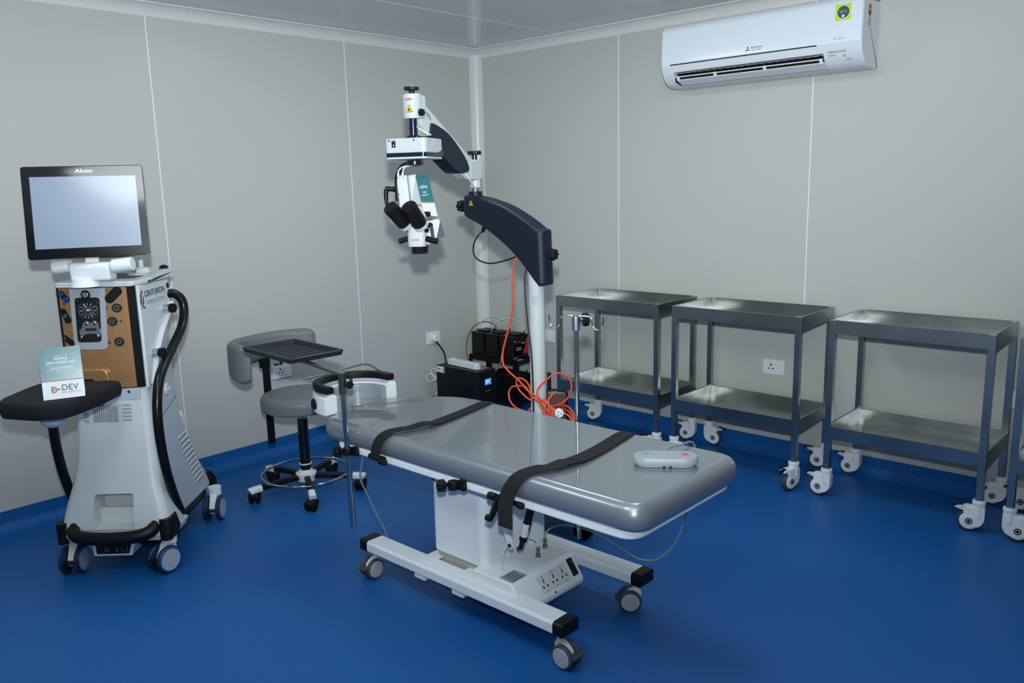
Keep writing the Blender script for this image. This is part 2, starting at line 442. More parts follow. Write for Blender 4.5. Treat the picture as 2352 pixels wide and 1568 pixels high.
MB().prism(acx([(.155,2.137),(.105,2.10),(.13,2.073),(.19,2.088),(.20,2.112)]),YZ(AX0+.077),.831).build('air_outlet',DARK,ac)
for k in range(21):
    x=AX0+.095+k*.0395
    MB().prism(acx([(.205,2.132),(.165,2.134),(.15,2.115),(.19,2.112)]),YZ(x),.003).build('vane',DARK,ac) if k%1==0 else None
def slat(name,p0,p1,th,x0,x1,m):
    d=V((p1[0]-p0[0],p1[1]-p0[1])).normalized(); nrm=V((-d.y,d.x))*th
    MB().prism(acx([p0,p1,tuple(V(p1)+nrm),tuple(V(p0)+nrm)]),YZ(x0),x1-x0,bev=.0015).build(name,m,ac)
slat('louvre',(.152,2.112),(.214,2.110),.005,AX0+.08,AX0+.905,AC_S)
slat('louvre',(.150,2.072),(.206,2.094),.005,AX0+.095,AX0+.915,AC_S)
for x in (AX0+.10,AX0+.325,AX0+.605,AX0+.897):
    b=MB(); b.prism(acx([(.150,2.12),(.205,2.118),(.212,2.108),(.20,2.095),(.155,2.092)]),YZ(x-.008),.016,bev=.003); b.build('louvre_hinge',AC_W,ac)
XS_=frame((2.668,-.2182,2.315),(1,0,0),(0,.0477,1))
b=MB(); b.prism(rrect(.074,.074,.002),XS_,.0006); b.build('energy_sticker',LIME,ac,label='lime square sticker with a teal disc')
b=MB(); b.prism(circ(.028,28),XS_@M.Translation((.001,0,.0005)),.0006); b.build('sticker_disc',STKT,ac)
b=MB(); b.tube([tuple(XS_@V((.001+.031*math.cos(a),.031*math.sin(a),.0008))) for a in [2*PI*k/40 for k in range(40)]],.0006,5,True); b.build('sticker_ring',INKW,ac)
text('sticker_number','24°C',.018,YEL,ac,XS_@V((.001,.001,.0014)),(1,0,0),(0,.0477,1))
b=MB(); b.prism(circ(.0065,16,.001,-.018),XS_@M.Translation((0,0,.001)),.0005); b.build('sticker_badge',INKW,ac)
text('lettering','MITSUBISHI\nELECTRIC',.0125,INKL,ac,(2.236,-.2232,2.2045),(1,0,0),(0,0,1),bold=.0003)
b=MB(); c0=V((2.187,2.2045)); s=.0085
for a in (90,210,330):
    d=V((math.cos(R(a)),math.sin(R(a)))); q=V((-d.y,d.x))
    b.prism([tuple(c0+d*.0006),tuple(c0+d*s*.9+q*s*.5),tuple(c0+d*s*1.8),tuple(c0+d*s*.9-q*s*.5)],XZ(-.2236),.001)
b.build('three_diamond_logo',INKG,ac)
text('lettering','Mr.SLIM',.015,INKL,ac,(2.655,-.2234,2.197),(1,0,0),(0,0,1))
nrm=V((0,-.84,-.54)); up=V((0,-.54,.84))
def lower(x,t): # point on the curved lower right cheek
    return V((x,-.2185-.0006+t*.030*0,2.15))+V((0,.0,0))
text('lettering','WIDE & LONG',.0135,INKG,ac,(2.645,-.2174,2.139),(1,0,0),(0,-.25,.97))
text('lettering','INVERTER',.007,INKG,ac,(2.620,-.2115,2.1245),(1,0,0),(0,-.5,.87))
MB().box((2.695,-.194,2.103),(.022,.004,.007),bev=.001).build('receiver_window',INKL,ac)
MB().box((2.678,-.209,2.122),(.008,.003,.0025)).build('indicator',INKG,ac); MB().box((2.680,-.205,2.116),(.008,.003,.0025)).build('indicator',INKG,ac)
# star-rating label on the right cheek
b=MB(); b.prism([(-.158,2.352),(-.118,2.352),(-.118,2.245),(-.158,2.245)],YZ(AX1-.0004),.001); b.build('rating_label',mat('label_cream','c9d0bd',rough=.5),ac)
b=MB(); b.prism([(-.138+.019*math.cos(a),2.318+.030*math.sin(a)) for a in [PI*k/14 for k in range(15)]],YZ(AX1+.0004),.0008); b.build('rating_arch',RED,ac)
b=MB(); b.prism([(-.138+.010*math.cos(a),2.318+.014*math.sin(a)) for a in [PI*k/14 for k in range(15)]],YZ(AX1+.001),.0006); b.build('rating_star',YEL,ac)
b=MB(); b.prism([(-.157,2.317),(-.119,2.317),(-.128,2.300),(-.138,2.294),(-.148,2.300)],YZ(AX1+.0004),.0008); b.build('rating_band',INKG,ac)
b=MB()
for k in range(6): b.box((AX1+.0008,-.138,2.284-k*.0062),(.0008,.026 if k%2 else .030,.0018))
b.build('rating_text',INKG,ac)
# ------------------------------------------------------------------ wall sockets and switch
def wall_plate(name,label,cat,c,ax,w=.128,h=.086,kind='socket'):
    """ax: 'L' on the left wall (x=0), 'R' on the right wall (y=0)"""
    t=thing(name,label,cat,c,-PI/2*0,world=False)
    X=frame((0,0,0),(1,0,0),(0,0,1),(0,-1,0)) if ax=='R' else frame((0,0,0),(0,1,0),(0,0,1),(1,0,0))
    b=MB(); b.prism(rrect(w,h,.004),X,.010,bev=.003); o=b.build('plate',WHITE2,t)
    Y=X@M.Translation((0,0,.0095))
    if kind=='socket':
        b=MB(); b.prism(rrect(.050,.050,.002,cx=-.014),Y,.0035,bev=.0012); b.build('socket_face',WHITE2,t)
        b=MB(); Z=X@M.Translation((0,0,.0128))
        b.prism(rrect(.008,.015,.004,cx=-.014,cy=.012),Z,.0006)
        for s in (-1,1): b.prism([(-.014+s*.011+.0042*math.cos(a)+.0015*s*math.sin(a),-.010+.0055*math.sin(a)) for a in [2*PI*k/14 for k in range(14)]],Z,.0006)
        b.build('pin_holes',DARK,t)
        b=MB(); b.prism(rrect(.024,.050,.002,cx=.026),Y,.0045,bev=.0015); b.build('rocker_switch',WHITE2,t)
    else:
        b=MB(); b.prism(rrect(.026,.052,.002),Y,.005,bev=.0015); b.build('rocker_switch',WHITE2,t)
    return t
wall_plate('wall_socket','white three-pin wall socket with switch behind the grey stool','socket',(0,-1.726,.502),'L')
wall_plate('wall_socket','white wall plate with a round white plug in it, above the black cabinet','socket',(0,-.512,.518),'L')
wall_plate('wall_socket','white three-pin wall socket framed by the middle trolley','socket',(2.286,0,.514),'R')
wall_plate('wall_switch','small white switch plate between the microscope column and the corner trolley','switch',(.645,0,.518),'R',w=.088,kind='switch')
wall_plate('wall_socket','white wall plate partly hidden between the two trolleys at the right edge','socket',(3.475,0,.512),'R',w=.10,kind='switch')
# round plug with its thick black cord
t=thing('power_plug','round white plug with thick black cord in the left wall socket','plug',(.012,-.505,.518))
b=MB(); b.lathe([(.030,.0),(.031,.008),(.029,.026),(.022,.033)],(.0135,-.512,.518),(1,0,0),28); b.build('plug_body',WHITE2,t)
b=MB(); b.tube(spline([(.034,-.515,.500),(.040,-.51,.482),(.042,-.485,.455),(.046,-.452,.40),(.05,-.445,.34),(.055,-.45,.25),(.06,-.45,.12)],6),[.008]*7+[.0055]*30,8); b.build('cord',BCAB,t)
# ------------------------------------------------------------------ operating table
BC=V((2.2,-2.19,0))
bed=thing('operating_table','grey padded eye operating table on a white wheeled column base','operating table',BC)
def swivel(parent,c,rz,r=.042):
    """twin-wheel caster: c = point under the stem on the floor"""
    X=M.Translation(V(c))@M.Rotation(rz,4,'Z')
    b=MB(); b.cyl((0,0,.07),(0,0,.128),.013,X=X,n=14); b.prism(roundpoly([(.016,.085),(.016,.055),(-.005,.03),(-.05,.035),(-.05,.06),(-.02,.085)],.012),X@XZ(-.012),.024,bev=.003)
    k=b.build('caster',WHITE2,parent)
    for s in (-1,1):
        b=MB(); b.lathe([(.02,-.009),(r-.004,-.009),(r,-.005),(r,.005),(r-.004,.009),(.02,.009)],(-.026,s*.022,r),(0,1,0),28,X=X); b.build('wheel',DGREY,k)
        b=MB(); b.lathe([(.001,.0085),(r-.008,.0085),(r-.009,.0105),(r-.012,.0115),(.001,.0115)],(-.026,s*.022,r),(0,s,0),28,X=X); b.build('hub_disc',GREYW,k)
    b=MB(); b.box((-.064,0,.050),(.030,.05,.008),bev=.003,X=X); b.build('brake_pedal',DGREY,k)
    return k
def beam(y0,y1):
    Y=roundpoly([(y0,.125),(y1,.125),(y1,.158),(y1-.006,.166),(y0+.008,.166),(y0,.158)],.003,3)
    b=MB(); b.prism(Y,YZ(1.735),2.70-1.735); o=b.build('base_beam',WHITE,bed)
    for x0,x1 in ((1.690,1.735),(2.70,2.742)):
        b=MB(); b.prism([(p[0]+( -.001 if p[0]<(y0+y1)/2 else .001),p[1]+(.001 if p[1]>.14 else -.003)) for p in Y],YZ(x0),x1-x0,bev=.002); b.build('end_cap',BLACK,o)
beam(-2.455,-2.37); beam(-2.012,-1.927)
swivel(bed,(1.722,-2.400,0),R(90)); swivel(bed,(2.698,-2.412,0),R(180)); swivel(bed,(2.69,-1.958,0),R(40)); swivel(bed,(1.722,-1.968,0),R(60))
for x in (2.045,2.25):
    b=MB(); b.box((x,-2.19,.118),(.06,.520,.030),bev=.003); b.box((x,-2.19,.1665),(.06,.46,.006),bev=.002); b.build('cross_bar',WHITE,bed)
b=MB(); b.prism(rrect(.262,.335,.03,cx=2.172,cy=-2.19),FXY(.15),.05); b.build('plinth',BEIGE,bed)
b=MB(); b.prism(rrect(.285,.352,.034,6,cx=2.172,cy=-2.19),FXY(.193),.345,bev=.006); b.build('column',WHITE,bed)
# control box
prof=roundpoly([(2.285,.095),(2.285,.203),(2.474,.203),(2.532,.118),(2.528,.095)],[.0095,.0095,.014,.014,.0095],4)
cb=MB().prism(prof,XZ(-2.405),.338,bev=.008,seg=3).build('control_box',WHITE,bed)
sl=(V((2.532,0,.118))-V((2.474,0,.203))).normalized(); SU=-sl; SN=V((-sl.z,0,sl.x)); SN=SN if SN.x>0 else -SN
def onslope(y,t): return V((2.474,y,.203))+sl*t+SN*.0006
XS=frame(onslope(-2.2,.052),(0,1,0),SU,SN)
b=MB(); b.prism(rrect(.158,.062,.001,cx=-.012),XS@M.Translation((0,0,-.001)),.004,bev=.001); b.build('socket_panel',OFFW,cb)
for k in range(3):
    b=MB(); Z=XS@M.Translation((-.012-.052+.052*k,0,.0028)); 
    b.prism(rrect(.005,.016,.0024,cy=.009),Z,.0006)
    for s in (-1,1): b.prism([(s*.011-.0035,-.013),(s*.011+.0035,-.016),(s*.011+.0035,-.006),(s*.011-.0035,-.007)],Z,.0006)
    for yy in (.026,-.026): b.prism(circ(.0022,10,0,yy),Z,.0006)
    b.build('outlet_holes',DARK,cb)
b=MB(); b.prism(rrect(.028,.066,.002,cx=.098,cy=.004),XS@M.Translation((0,0,-.001)),.005,bev=.001); o=b.build('power_inlet',BLACK,cb)
b=MB(); b.prism(rrect(.016,.018,.001,cx=.098,cy=.020),XS@M.Translation((0,0,.003)),.004,bev=.0015); b.build('rocker',BLACKG,cb)
b=MB(); b.prism(circ(.0035,10,-.03,-.045),XS@M.Translation((0,0,-.0005)),.002); b.build('screw',DARK,cb)
b=MB(); b.box((2.440,-2.355,.2034),(.062,.078,.0012)); b.build('rating_plate',PLATE,cb)
for k in range(4):
    b=MB(); b.box((2.463-.014*k,-2.355,.2042),(.004,.05-.006*(k%2),.0006)); b.build('plate_text',INKG,cb)
for (x,y,e) in ((2.405,-2.18,0),(2.375,-2.105,1)):
    b=MB(); b.lathe([(.0095,0),(.0095,.012),(.006,.013),(.0062,.022),(.0072,.023),(.0072,.036),(.005,.040)],(x,y,.203),n=16); b.build('connector',BRASSY,cb)
b=MB(); b.tube(spline([(2.405,-2.18,.24),(2.402,-2.18,.262),(2.385,-2.19,.275),(2.36,-2.20,.272),(2.33,-2.20,.26)],8),.0035,8); b.build('cable',WCAB,cb)
b=MB(); b.tube(spline([(2.426,-2.350,.325),(2.408,-2.352,.305),(2.390,-2.352,.262),(2.382,-2.350,.203)],8),.0035,8); b.build('cable',WCAB,cb)
# tilt mechanism seen under the top
b=MB(); b.cyl((2.440,-2.30,.318),(2.505,-2.30,.52),.0145,n=18,bev=.003); b.cyl((2.428,-2.30,.285),(2.441,-2.30,.322),.009,n=12); g=b.build('gas_strut',BLACK,bed)
b=MB(); b.cyl((2.447,-2.301,.34),(2.463,-2.301,.392),.0149,n=18,cap=(False,False)); b.build('strut_label',PAPER,g)
b=MB(); b.cyl((2.425,-2.31,.285),(2.425,-2.29,.285),.008,n=12); b.build('strut_pin',STEEL,g)
b=MB(); b.tube([(2.395,-2.36,.55),(2.402,-2.36,.42),(2.412,-2.36,.37),(2.432,-2.36,.315)],1,sec=rrect(.010,.026,.004,2),up=(0,1,0)) if 0 else None
b.prism(roundpoly([(2.385,.55),(2.392,.41),(2.427,.305),(2.452,.309),(2.420,.42),(2.413,.55)],[0,.02,.012,.012,.02,0],5),XZ(-2.365),.010,bev=.002); l=b.build('tilt_lever',WHITE,bed)
b=MB(); b.cyl((2.438,-2.369,.322),(2.438,-2.36,.322),.0075,n=14); b.build('pivot_bolt',STEEL,l)
b=MB(); b.box((2.06,-2.355,.485),(.05,.012,.05),bev=.004); l=b.build('hinge_bracket',WHITE,bed)
b=MB(); b.cyl((2.055,-2.368,.478),(2.055,-2.352,.478),.009,n=14); b.build('hinge_bolt',BRASSY,l)
# white pan under the cushion
pan=roundpoly([(3.035,-2.485),(3.035,-1.893),(1.62,-1.893),(1.60,-2.0),(1.60,-2.38),(1.62,-2.485)],[.07,.07,.03,.02,.02,.03],6)
b=MB(); b.prism(pan,FXY(.541),.031,bev=.008,seg=3); pn=b.build('top_pan',WHITE,bed)
b=MB(); b.box((2.3,-2.19,.533),(1.1,.36,.02)); b.build('under_frame',WHITE,pn)
# cushion with tapered head end
out=roundpoly([(3.062,-2.497),(3.062,-1.885),(1.72,-1.885),(1.50,-2.075),(1.462,-2.12),(1.462,-2.34),(1.505,-2.41),(1.545,-2.492)],[.075,.075,.12,.06,.05,.05,.06,.06],8)
def inset(P,d):
    n=len(P); r=[]
    for i in range(n):
        a,b_,c=V(P[i-1]),V(P[i]),V(P[(i+1)%n]); t=(c-a).normalized(); nn=V((-t.y,t.x)); r.append(b_+nn*d)
    return r
area=sum(out[i-1][0]*out[i][1]-out[i][0]*out[i-1][1] for i in range(len(out)))
sg=1 if area>0 else -1
prf=[(.014,.572),(.005,.576),(.001,.586),(-.002,.602),(-.001,.617),(.003,.630),(.009,.640),(.017,.648),(.026,.6525),(.033,.654)]
rings=[[(p.x,p.y,z) for p in inset(out,sg*d)] for d,z in prf]
b=MB(); b.loft(rings,(True,True)); b.build('cushion',PVC,bed,ang=60)
# loose folds of the clear cover at the head end
def ribbon(P,w,z,name,m,par):
    b=MB(); b.loft([[(p[0],p[1]-w/2*q,z+.0012),(p[0],p[1]+w/2*q,z+.0012),(p[0],p[1]+w/2*q,z),(p[0],p[1]-w/2*q,z)] for p,q in P]); return b.build(name,m,par)
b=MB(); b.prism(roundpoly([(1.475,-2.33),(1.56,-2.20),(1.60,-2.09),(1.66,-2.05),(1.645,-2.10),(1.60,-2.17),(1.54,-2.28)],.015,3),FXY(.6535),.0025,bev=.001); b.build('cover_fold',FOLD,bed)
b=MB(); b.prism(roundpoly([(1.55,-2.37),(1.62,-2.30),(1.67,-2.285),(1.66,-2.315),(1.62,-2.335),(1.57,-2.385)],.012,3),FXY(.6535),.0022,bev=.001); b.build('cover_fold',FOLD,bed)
# head rest
HC=V((1.447,-2.243))
def arc(c,r,a0,a1,n,ext=0.):
    P=[]
    if ext: P.append(V((c.x+ext,c.y+r*math.sin(a0))))
    P+=[V((c.x+r*math.cos(a0+(a1-a0)*k/n),c.y+r*math.sin(a0+(a1-a0)*k/n))) for k in range(n+1)]
    if ext: P.append(V((c.x+ext,c.y+r*math.sin(a1))))
    return P
def ubar(c,r0,r1,z0,z1,ext,bev=.006,n=28):
    O=arc(c,r1,PI/2,3*PI/2,n,ext); I=arc(c,r0,PI/2,3*PI/2,n,ext)
    b=MB(); b.prism([tuple(p) for p in O]+[tuple(p) for p in I[::-1]],FXY(z0),z1-z0,bev=bev,seg=3); return b
hr=ubar(HC,.126,.190,.628,.714,.028,.012).build('headrest',WHITE,bed)
ubar(HC,.106,.128,.632,.706,.034,.008).build('side_pad',CUSH,hr)
b=MB(); b.prism(rrect(.29,.25,.11,8,cx=HC.x+.02,cy=HC.y),FXY(.612),.030,bev=.010,seg=3); b.build('head_pad',CUSH,hr)
b=MB(); b.box((1.43,-2.243,.598),(.30,.12,.02),bev=.004); b.build('headrest_bar',WHITE,hr)
def knobcyl(name,p0,p1,r,par,m=BLACK,lob=9,d=.0012,n=45):
    p0=V(p0);p1=V(p1);x,y,dd=axis(p0,p1);L=(p1-p0).length
    rr=[]
    for h,s in ((0,.86),(.12,1),(.85,1),(1,.88)):
        rr.append([p0+dd*L*h+(x*math.cos(2*PI*k/n)+y*math.sin(2*PI*k/n))*(r*s+d*math.cos(lob*2*PI*k/n)) for k in range(n)])
    b=MB(); b.loft(rr); return b.build(name,m,par)
knobcyl('clamp_knob',(1.392,-2.432,.672),(1.394,-2.404,.672),.023,hr)
knobcyl('clamp_knob',(1.44,-2.048,.695),(1.44,-2.072,.693),.021,hr)
# black wrist rest on two posts
WC=V((1.464,-2.266))
wr=ubar(WC,.140,.176,.730,.760,.045,.007).build('wrist_rest',BLACK,bed)
for a in (150,160):
    q=V((WC.x+.158*math.cos(R(a)),WC.y+.158*math.sin(R(a)))); b=MB(); b.box((q.x,q.y,.715),(.010,.010,.035)); b.build('support_post',STEEL,wr)
# bent metal drape bar
b=MB(); b.tube(spline([(1.437,-2.495,.80),(1.428,-2.38,.80),(1.417,-2.26,.801),(1.407,-2.185,.801),(1.408,-2.155,.797),(1.415,-2.125,.782),(1.43,-2.085,.745),(1.447,-2.06,.705),(1.475,-2.045,.645)],6),.0052,10); b.build('drape_bar',ALU,bed)
# side clamps and straps
def railclamp(x,y,par,pole=True,kx=-1):
    s=-1 if y<-2.19 else 1
    b=MB(); b.box((x+.028,y-s*.004,.558),(.030,.016,.036),bev=.003); b.cyl((x,y+s*.012,.542),(x,y+s*.012,.572),.019,n=22,bev=.003); c=b.build('rail_clamp',BLACK,par)
    b=MB(); b.cyl((x,y+s*.012,.5715),(x,y+s*.012,.5735),.0115,n=18); b.build('clamp_hole',DARK,c) if not pole else b.bm.free()
    b=MB(); b.cyl((x-.020,y+s*.020,.556),(x-.032,y+s*.026,.553),.008,n=12); b.build('clamp_stem',BLACK,c)
    knobcyl('clamp_knob',(x-.030,y+s*.026,.553),(x-.050,y+s*.036,.549),.021,c,lob=12)
    b=MB(); b.cyl((x+.032,y+s*.004,.556),(x+.032,y+s*.0055,.556),.003,n=10); b.build('screw',BRASSY,c)
    return c
railclamp(2.318,-2.497,bed,False)
def strapbracket(x0,x1,tilt=0.,arm=False):
    b=MB(); y=-2.508
    if not arm:
        b.cyl((x0-.006,y,.567),(x0+.012,y,.566),.011,n=18,bev=.002); b.cyl((x1-.010,y-.004,.560),(x1+.022,y-.004,.558),.012,n=18,bev=.003); b.box(((x0+x1)/2,y+.002,.561),(x1-x0,.014,.012),bev=.003)
        b.box(((x0+x1)/2,y+.012,.561),(x1-x0,.016,.020),bev=.003)
    else:
        b.cyl((x0-.018,y-.010,.567),(x0+.014,y-.010,.567),.013,n=18,bev=.003); b.cyl((x0-.002,y-.04,.505),(x0+.018,y-.04,.505),.011,n=18,bev=.002); b.cyl((x1,y,.560),(x1+.022,y,.560),.011,n=18,bev=.003)
        b.prism(roundpoly([(y+.012,.575),(y-.012,.572),(y-.05,.508),(y-.036,.498),(y+.012,.548)],.006,3),YZ(x0+.012),.010,bev=.002)
        b.box(((x0+x1)/2+.01,y+.004,.560),(x1-x0-.02,.014,.014),bev=.003)
    return b.build('strap_bracket',BLACK,bed)
strapbracket(1.868,1.935); strapbracket(2.513,2.612,arm=True)
def strap(P,w,name,th=.0026,label=None):
    P=spline(P,6); rings=[]
    for i,p in enumerate(P):
        d=(P[min(i+1,len(P)-1)]-P[max(i-1,0)]); d.x=0; d=d.normalized(); nn=V((0,-d.z,d.y)); nn=nn if (nn.z>0 or (abs(nn.z)<.3 and nn.y<0)) else -nn
        rings.append([p+V((-w/2,0,0)),p+V((w/2,0,0)),p+V((w/2,0,0))+nn*th,p+V((-w/2,0,0))+nn*th])
    b=MB(); b.loft(rings); return b.build(name,STRAP,bed)
zt=.6555
strap([(1.905,-2.514,.566),(1.906,-2.514,.588),(1.910,-2.508,.616),(1.917,-2.498,.638),(1.925,-2.484,.652),(1.933,-2.462,.661),(1.947,-2.43,.665),(1.962,-2.38,.664),(1.972,-2.32,.668),(1.975,-2.27,.660),(1.962,-2.20,zt+.001),(1.945,-2.10,zt),(1.925,-2.0,zt),(1.912,-1.93,zt-.003),(1.905,-1.888,.640),(1.90,-1.878,.600)],.052,'strap')
strap([(1.976,-2.268,.6595),(1.966,-2.20,zt+.0045),(1.948,-2.10,zt+.003),(1.928,-2.0,zt+.003),(1.914,-1.935,zt+.001),(1.905,-1.884,.642),(1.902,-1.874,.600)],.054,'strap')
strap([(2.598,-2.552,.494),(2.592,-2.545,.520),(2.580,-2.530,.558),(2.582,-2.517,.595),(2.592,-2.507,.622),(2.604,-2.493,.644),(2.618,-2.475,.657),(2.634,-2.45,.664),(2.648,-2.42,.667),(2.660,-2.39,.663),(2.668,-2.34,.667),(2.672,-2.29,.660),(2.668,-2.22,zt+.001),(2.655,-2.12,zt),(2.638,-2.02,zt),(2.625,-1.94,zt-.003),(2.615,-1.888,.640),(2.61,-1.878,.600)],.060,'strap')
strap([(2.674,-2.30,.663),(2.670,-2.22,zt+.0045),(2.657,-2.12,zt+.003),(2.640,-2.02,zt+.003),(2.627,-1.945,zt+.001),(2.615,-1.884,.642),(2.612,-1.874,.600)],.062,'strap')
# ------------------------------------------------------------------ instrument tray on a pole clamped to the table
ts=thing('instrument_tray','dark blue plastic instrument tray on a steel pole clamped to the table head','tray',(1.728,-2.512,.245))
railclamp(1.728,-2.500,ts)
b=MB(); b.cyl((1.733,-2.512,.245),(1.722,-2.512,.80),.0108,n=18); b.build('pole',CHROME,ts)
b=MB(); b.cyl((1.722,-2.512,.785),(1.721,-2.512,.868),.0145,n=20,bev=.001); c=b.build('pole_collar',STEEL,ts)
b=MB(); b.prism([(p[0],p[1]) for p in circ(.017,6)],frame((1.745,-2.50,.822),(0,1,0),(0,0,1),(1,0,0)),.012,bev=.003); b.cyl((1.732,-2.506,.822),(1.748,-2.50,.822),.006,n=10); b.build('collar_knob',BLACK,c)
a0=V((1.722,-2.512,.862)); a1=V((1.16,-2.43,.862)); d=(a1-a0).normalized()
b=MB(); b.tube([a0-d*.012,a1],1,sec=rrect(.020,.011,.001,1),up=(0,0,1)); b.build('arm',STEEL,ts)
XT=M.Translation((1.236,-2.415,.868))@M.Rotation(R(-3.5),4,'Z')
o=[];
def tr(w,h,r,z): return [(p[0],p[1],z) for p in rrect(w,h,r,5)]
L,W_=.418,.262
b=MB(); b.loft([tr(L-.03,W_-.03,.012,0),tr(L-.012,W_-.012,.016,.003),tr(L-.006,W_-.006,.018,.016),tr(L,W_,.02,.017),tr(L,W_,.02,.021),tr(L-.006,W_-.006,.018,.024),tr(L-.026,W_-.026,.014,.024),tr(L-.032,W_-.032,.012,.020),tr(L-.046,W_-.046,.010,.006)],X=XT)
tv=b.build('tray',TRAYN,ts)
for k in range(7):
    b=MB(); b.box((-.135+.045*k*1.0,0,.0072),(.012,.17,.0035),bev=.0015,X=XT); b.build('tray_rib',TRAYN,tv)
b=MB(); b.cyl((1.33,-2.53,.866),(1.33,-2.53,.852),.006,n=12); b.box((1.318,-2.545,.853),(.02,.014,.006),bev=.002,rz=.5); b.build('tray_bolt',BLACK,tv)
# ------------------------------------------------------------------ drip pole
iv=thing('drip_pole','steel drip pole with two hooks, clamped to the far side of the table','drip pole',(2.348,-1.873,.15))
b=MB(); b.cyl((2.352,-1.868,.15),(2.348,-1.868,1.04),.0098,n=18); b.build('pole',CHROME,iv)
b=MB(); b.cyl((2.348,-1.868,1.000),(2.348,-1.868,1.052),.0165,n=24,bev=.002); b.cyl((2.348,-1.868,1.052),(2.348,-1.868,1.060),.010,n=16); c=b.build('collar',ALU,iv)
b=MB(); b.cyl((2.356,-1.856,1.040),(2.366,-1.842,1.040),.006,n=10); b.build('knob_stem',STEEL,c)
knobcyl('knob',(2.364,-1.846,1.040),(2.376,-1.828,1.040),.026,c,lob=14,d=.0008)
for s,dy in ((-1,.0),(1,.0)):
    ux,uy=.70*s,.33*s
    q=lambda a,z: (2.348+.75*s*a,-1.868+.66*s*a*.4,z)
    b=MB(); b.tube(spline([q(0,1.055),q(.035,1.056),q(.066,1.054),q(.078,1.046),q(.082,1.030),q(.090,1.013),q(.108,1.005),q(.126,1.013),q(.135,1.032),q(.137,1.055)],6),.0032,8); b.build('hook',CHROME,iv)
railclamp(2.348,-1.88,iv)
# ------------------------------------------------------------------ hand control
hx=thing('hand_control','white oval control pad with green and red arrows lying on the table foot','control pad',(2.912,-2.125,.655),R(36.5),world=False)
b=MB(); S=lambda l,w,r,z:[(p[0],p[1],z) for p in rrect(l,w,r,8)]
b.loft([S(.186,.070,.035,0),S(.194,.078,.039,.004),S(.194,.078,.039,.008)]); b.build('base',OFFW,hx)
b=MB(); b.loft([S(.202,.088,.044,.0075),S(.208,.094,.047,.012),S(.208,.094,.047,.022),S(.200,.086,.043,.0305),S(.186,.072,.036,.033)]); b.build('body',PAD,hx)
for s,m,dr in ((-1,GREEN,1),(1,REDB,-1)):
    pts=[(s*(.038+x),y) for x,y in ([(0,-.033),(0,.033)]+[(.018+.033*math.sin(a),.033*math.cos(a)) for a in [PI*k/12 for k in range(13)]])]
    b=MB(); b.prism(pts,FXY(.0325),.0022,bev=.0009); k=b.build('button',PAD,hx)
    cx=s*.062; tri=[(cx-.015,.011*dr),(cx+.015,.011*dr),(cx,-.013*dr)]
    b=MB(); b.prism(tri,FXY(.0344),.0009); b.build('arrow',m,k,label='green arrow' if s<0 else 'red arrow')
for x in (-.008,.012):
    b=MB(); b.box((x,-.0465,.006),(.008,.003,.004)); b.build('slot',DARK,hx)
CUR=M.Translation((2.912,-2.125,.655)).inverted(); CUR=(M.Translation((2.912,-2.125,.655))@M.Rotation(R(36.5),4,'Z')).inverted()
b=MB(); b.tube(spline([(2.888,-2.083,.672),(2.875,-2.06,.680),(2.87,-2.02,.678),(2.868,-1.95,.668),(2.868,-1.90,.665),(2.868,-1.868,.64),(2.866,-1.86,.55),(2.85,-1.86,.44),(2.80,-1.865,.27),(2.74,-1.885,.19),(2.69,-1.895,.170),(2.64,-1.903,.172),(2.58,-1.908,.192),(2.52,-1.918,.215),(2.46,-1.95,.245),(2.41,-2.02,.274),(2.385,-2.07,.276),(2.375,-2.098,.262),(2.375,-2.105,.243)],8),.0032,8); b.build('cord',GCAB,hx)
t=thing('drain_tube','thin clear plastic tube hanging beside the tray pole down to the base beam','tube',(1.75,-2.40,.17))
b=MB(); b.tube(spline([(1.752,-2.455,.548),(1.738,-2.455,.50),(1.728,-2.46,.43),(1.738,-2.43,.34),(1.752,-2.405,.26),(1.762,-2.385,.21),(1.765,-2.375,.17)],8),.0042,10); b.build('tube',CLEAR,t)
# ------------------------------------------------------------------ surgeon's stool
SC=V((.672,-2.034,0))
st=thing('surgeon_stool','round grey padded stool with curved backrest and chrome foot ring, by the left wall','stool',SC,0,world=False)
b=MB(); b.lathe([(.001,.452),(.185,.452),(.196,.457),(.200,.468),(.201,.500),(.199,.515),(.190,.528),(.165,.536),(.10,.541),(.001,.542)],n=56); b.build('seat',LEATH,st,ang=50)
b=MB(); b.cyl((0,0,.438),(0,0,.454),.075,n=28); b.box((-.10,-.012,.444),(.22,.05,.012)); b.build('seat_plate',BLACK,st)
b=MB(); b.cyl((0,0,.395),(0,0,.44),.014,n=18); b.build('gas_piston',CHROME,st)
b=MB(); b.cyl((0,0,.115),(0,0,.398),.0265,n=28,bev=.004); b.build('pole',BLACKG,st)
b=MB(); b.cyl((0,0,.150),(0,0,.156),.0325,n=28,bev=.001); b.build('pole_collar',WHITE,st)
b=MB(); b.lathe([(.045,.062),(.048,.082),(.054,.094),(.054,.104),(.046,.108),(.036,.114),(.032,.122),(.028,.122)],n=36); b.build('hub',WHITE,st)
b=MB(); b.torus((0,0,.105),.225,.0058,n=72,k=10); b.build('foot_ring',CHROME,st)
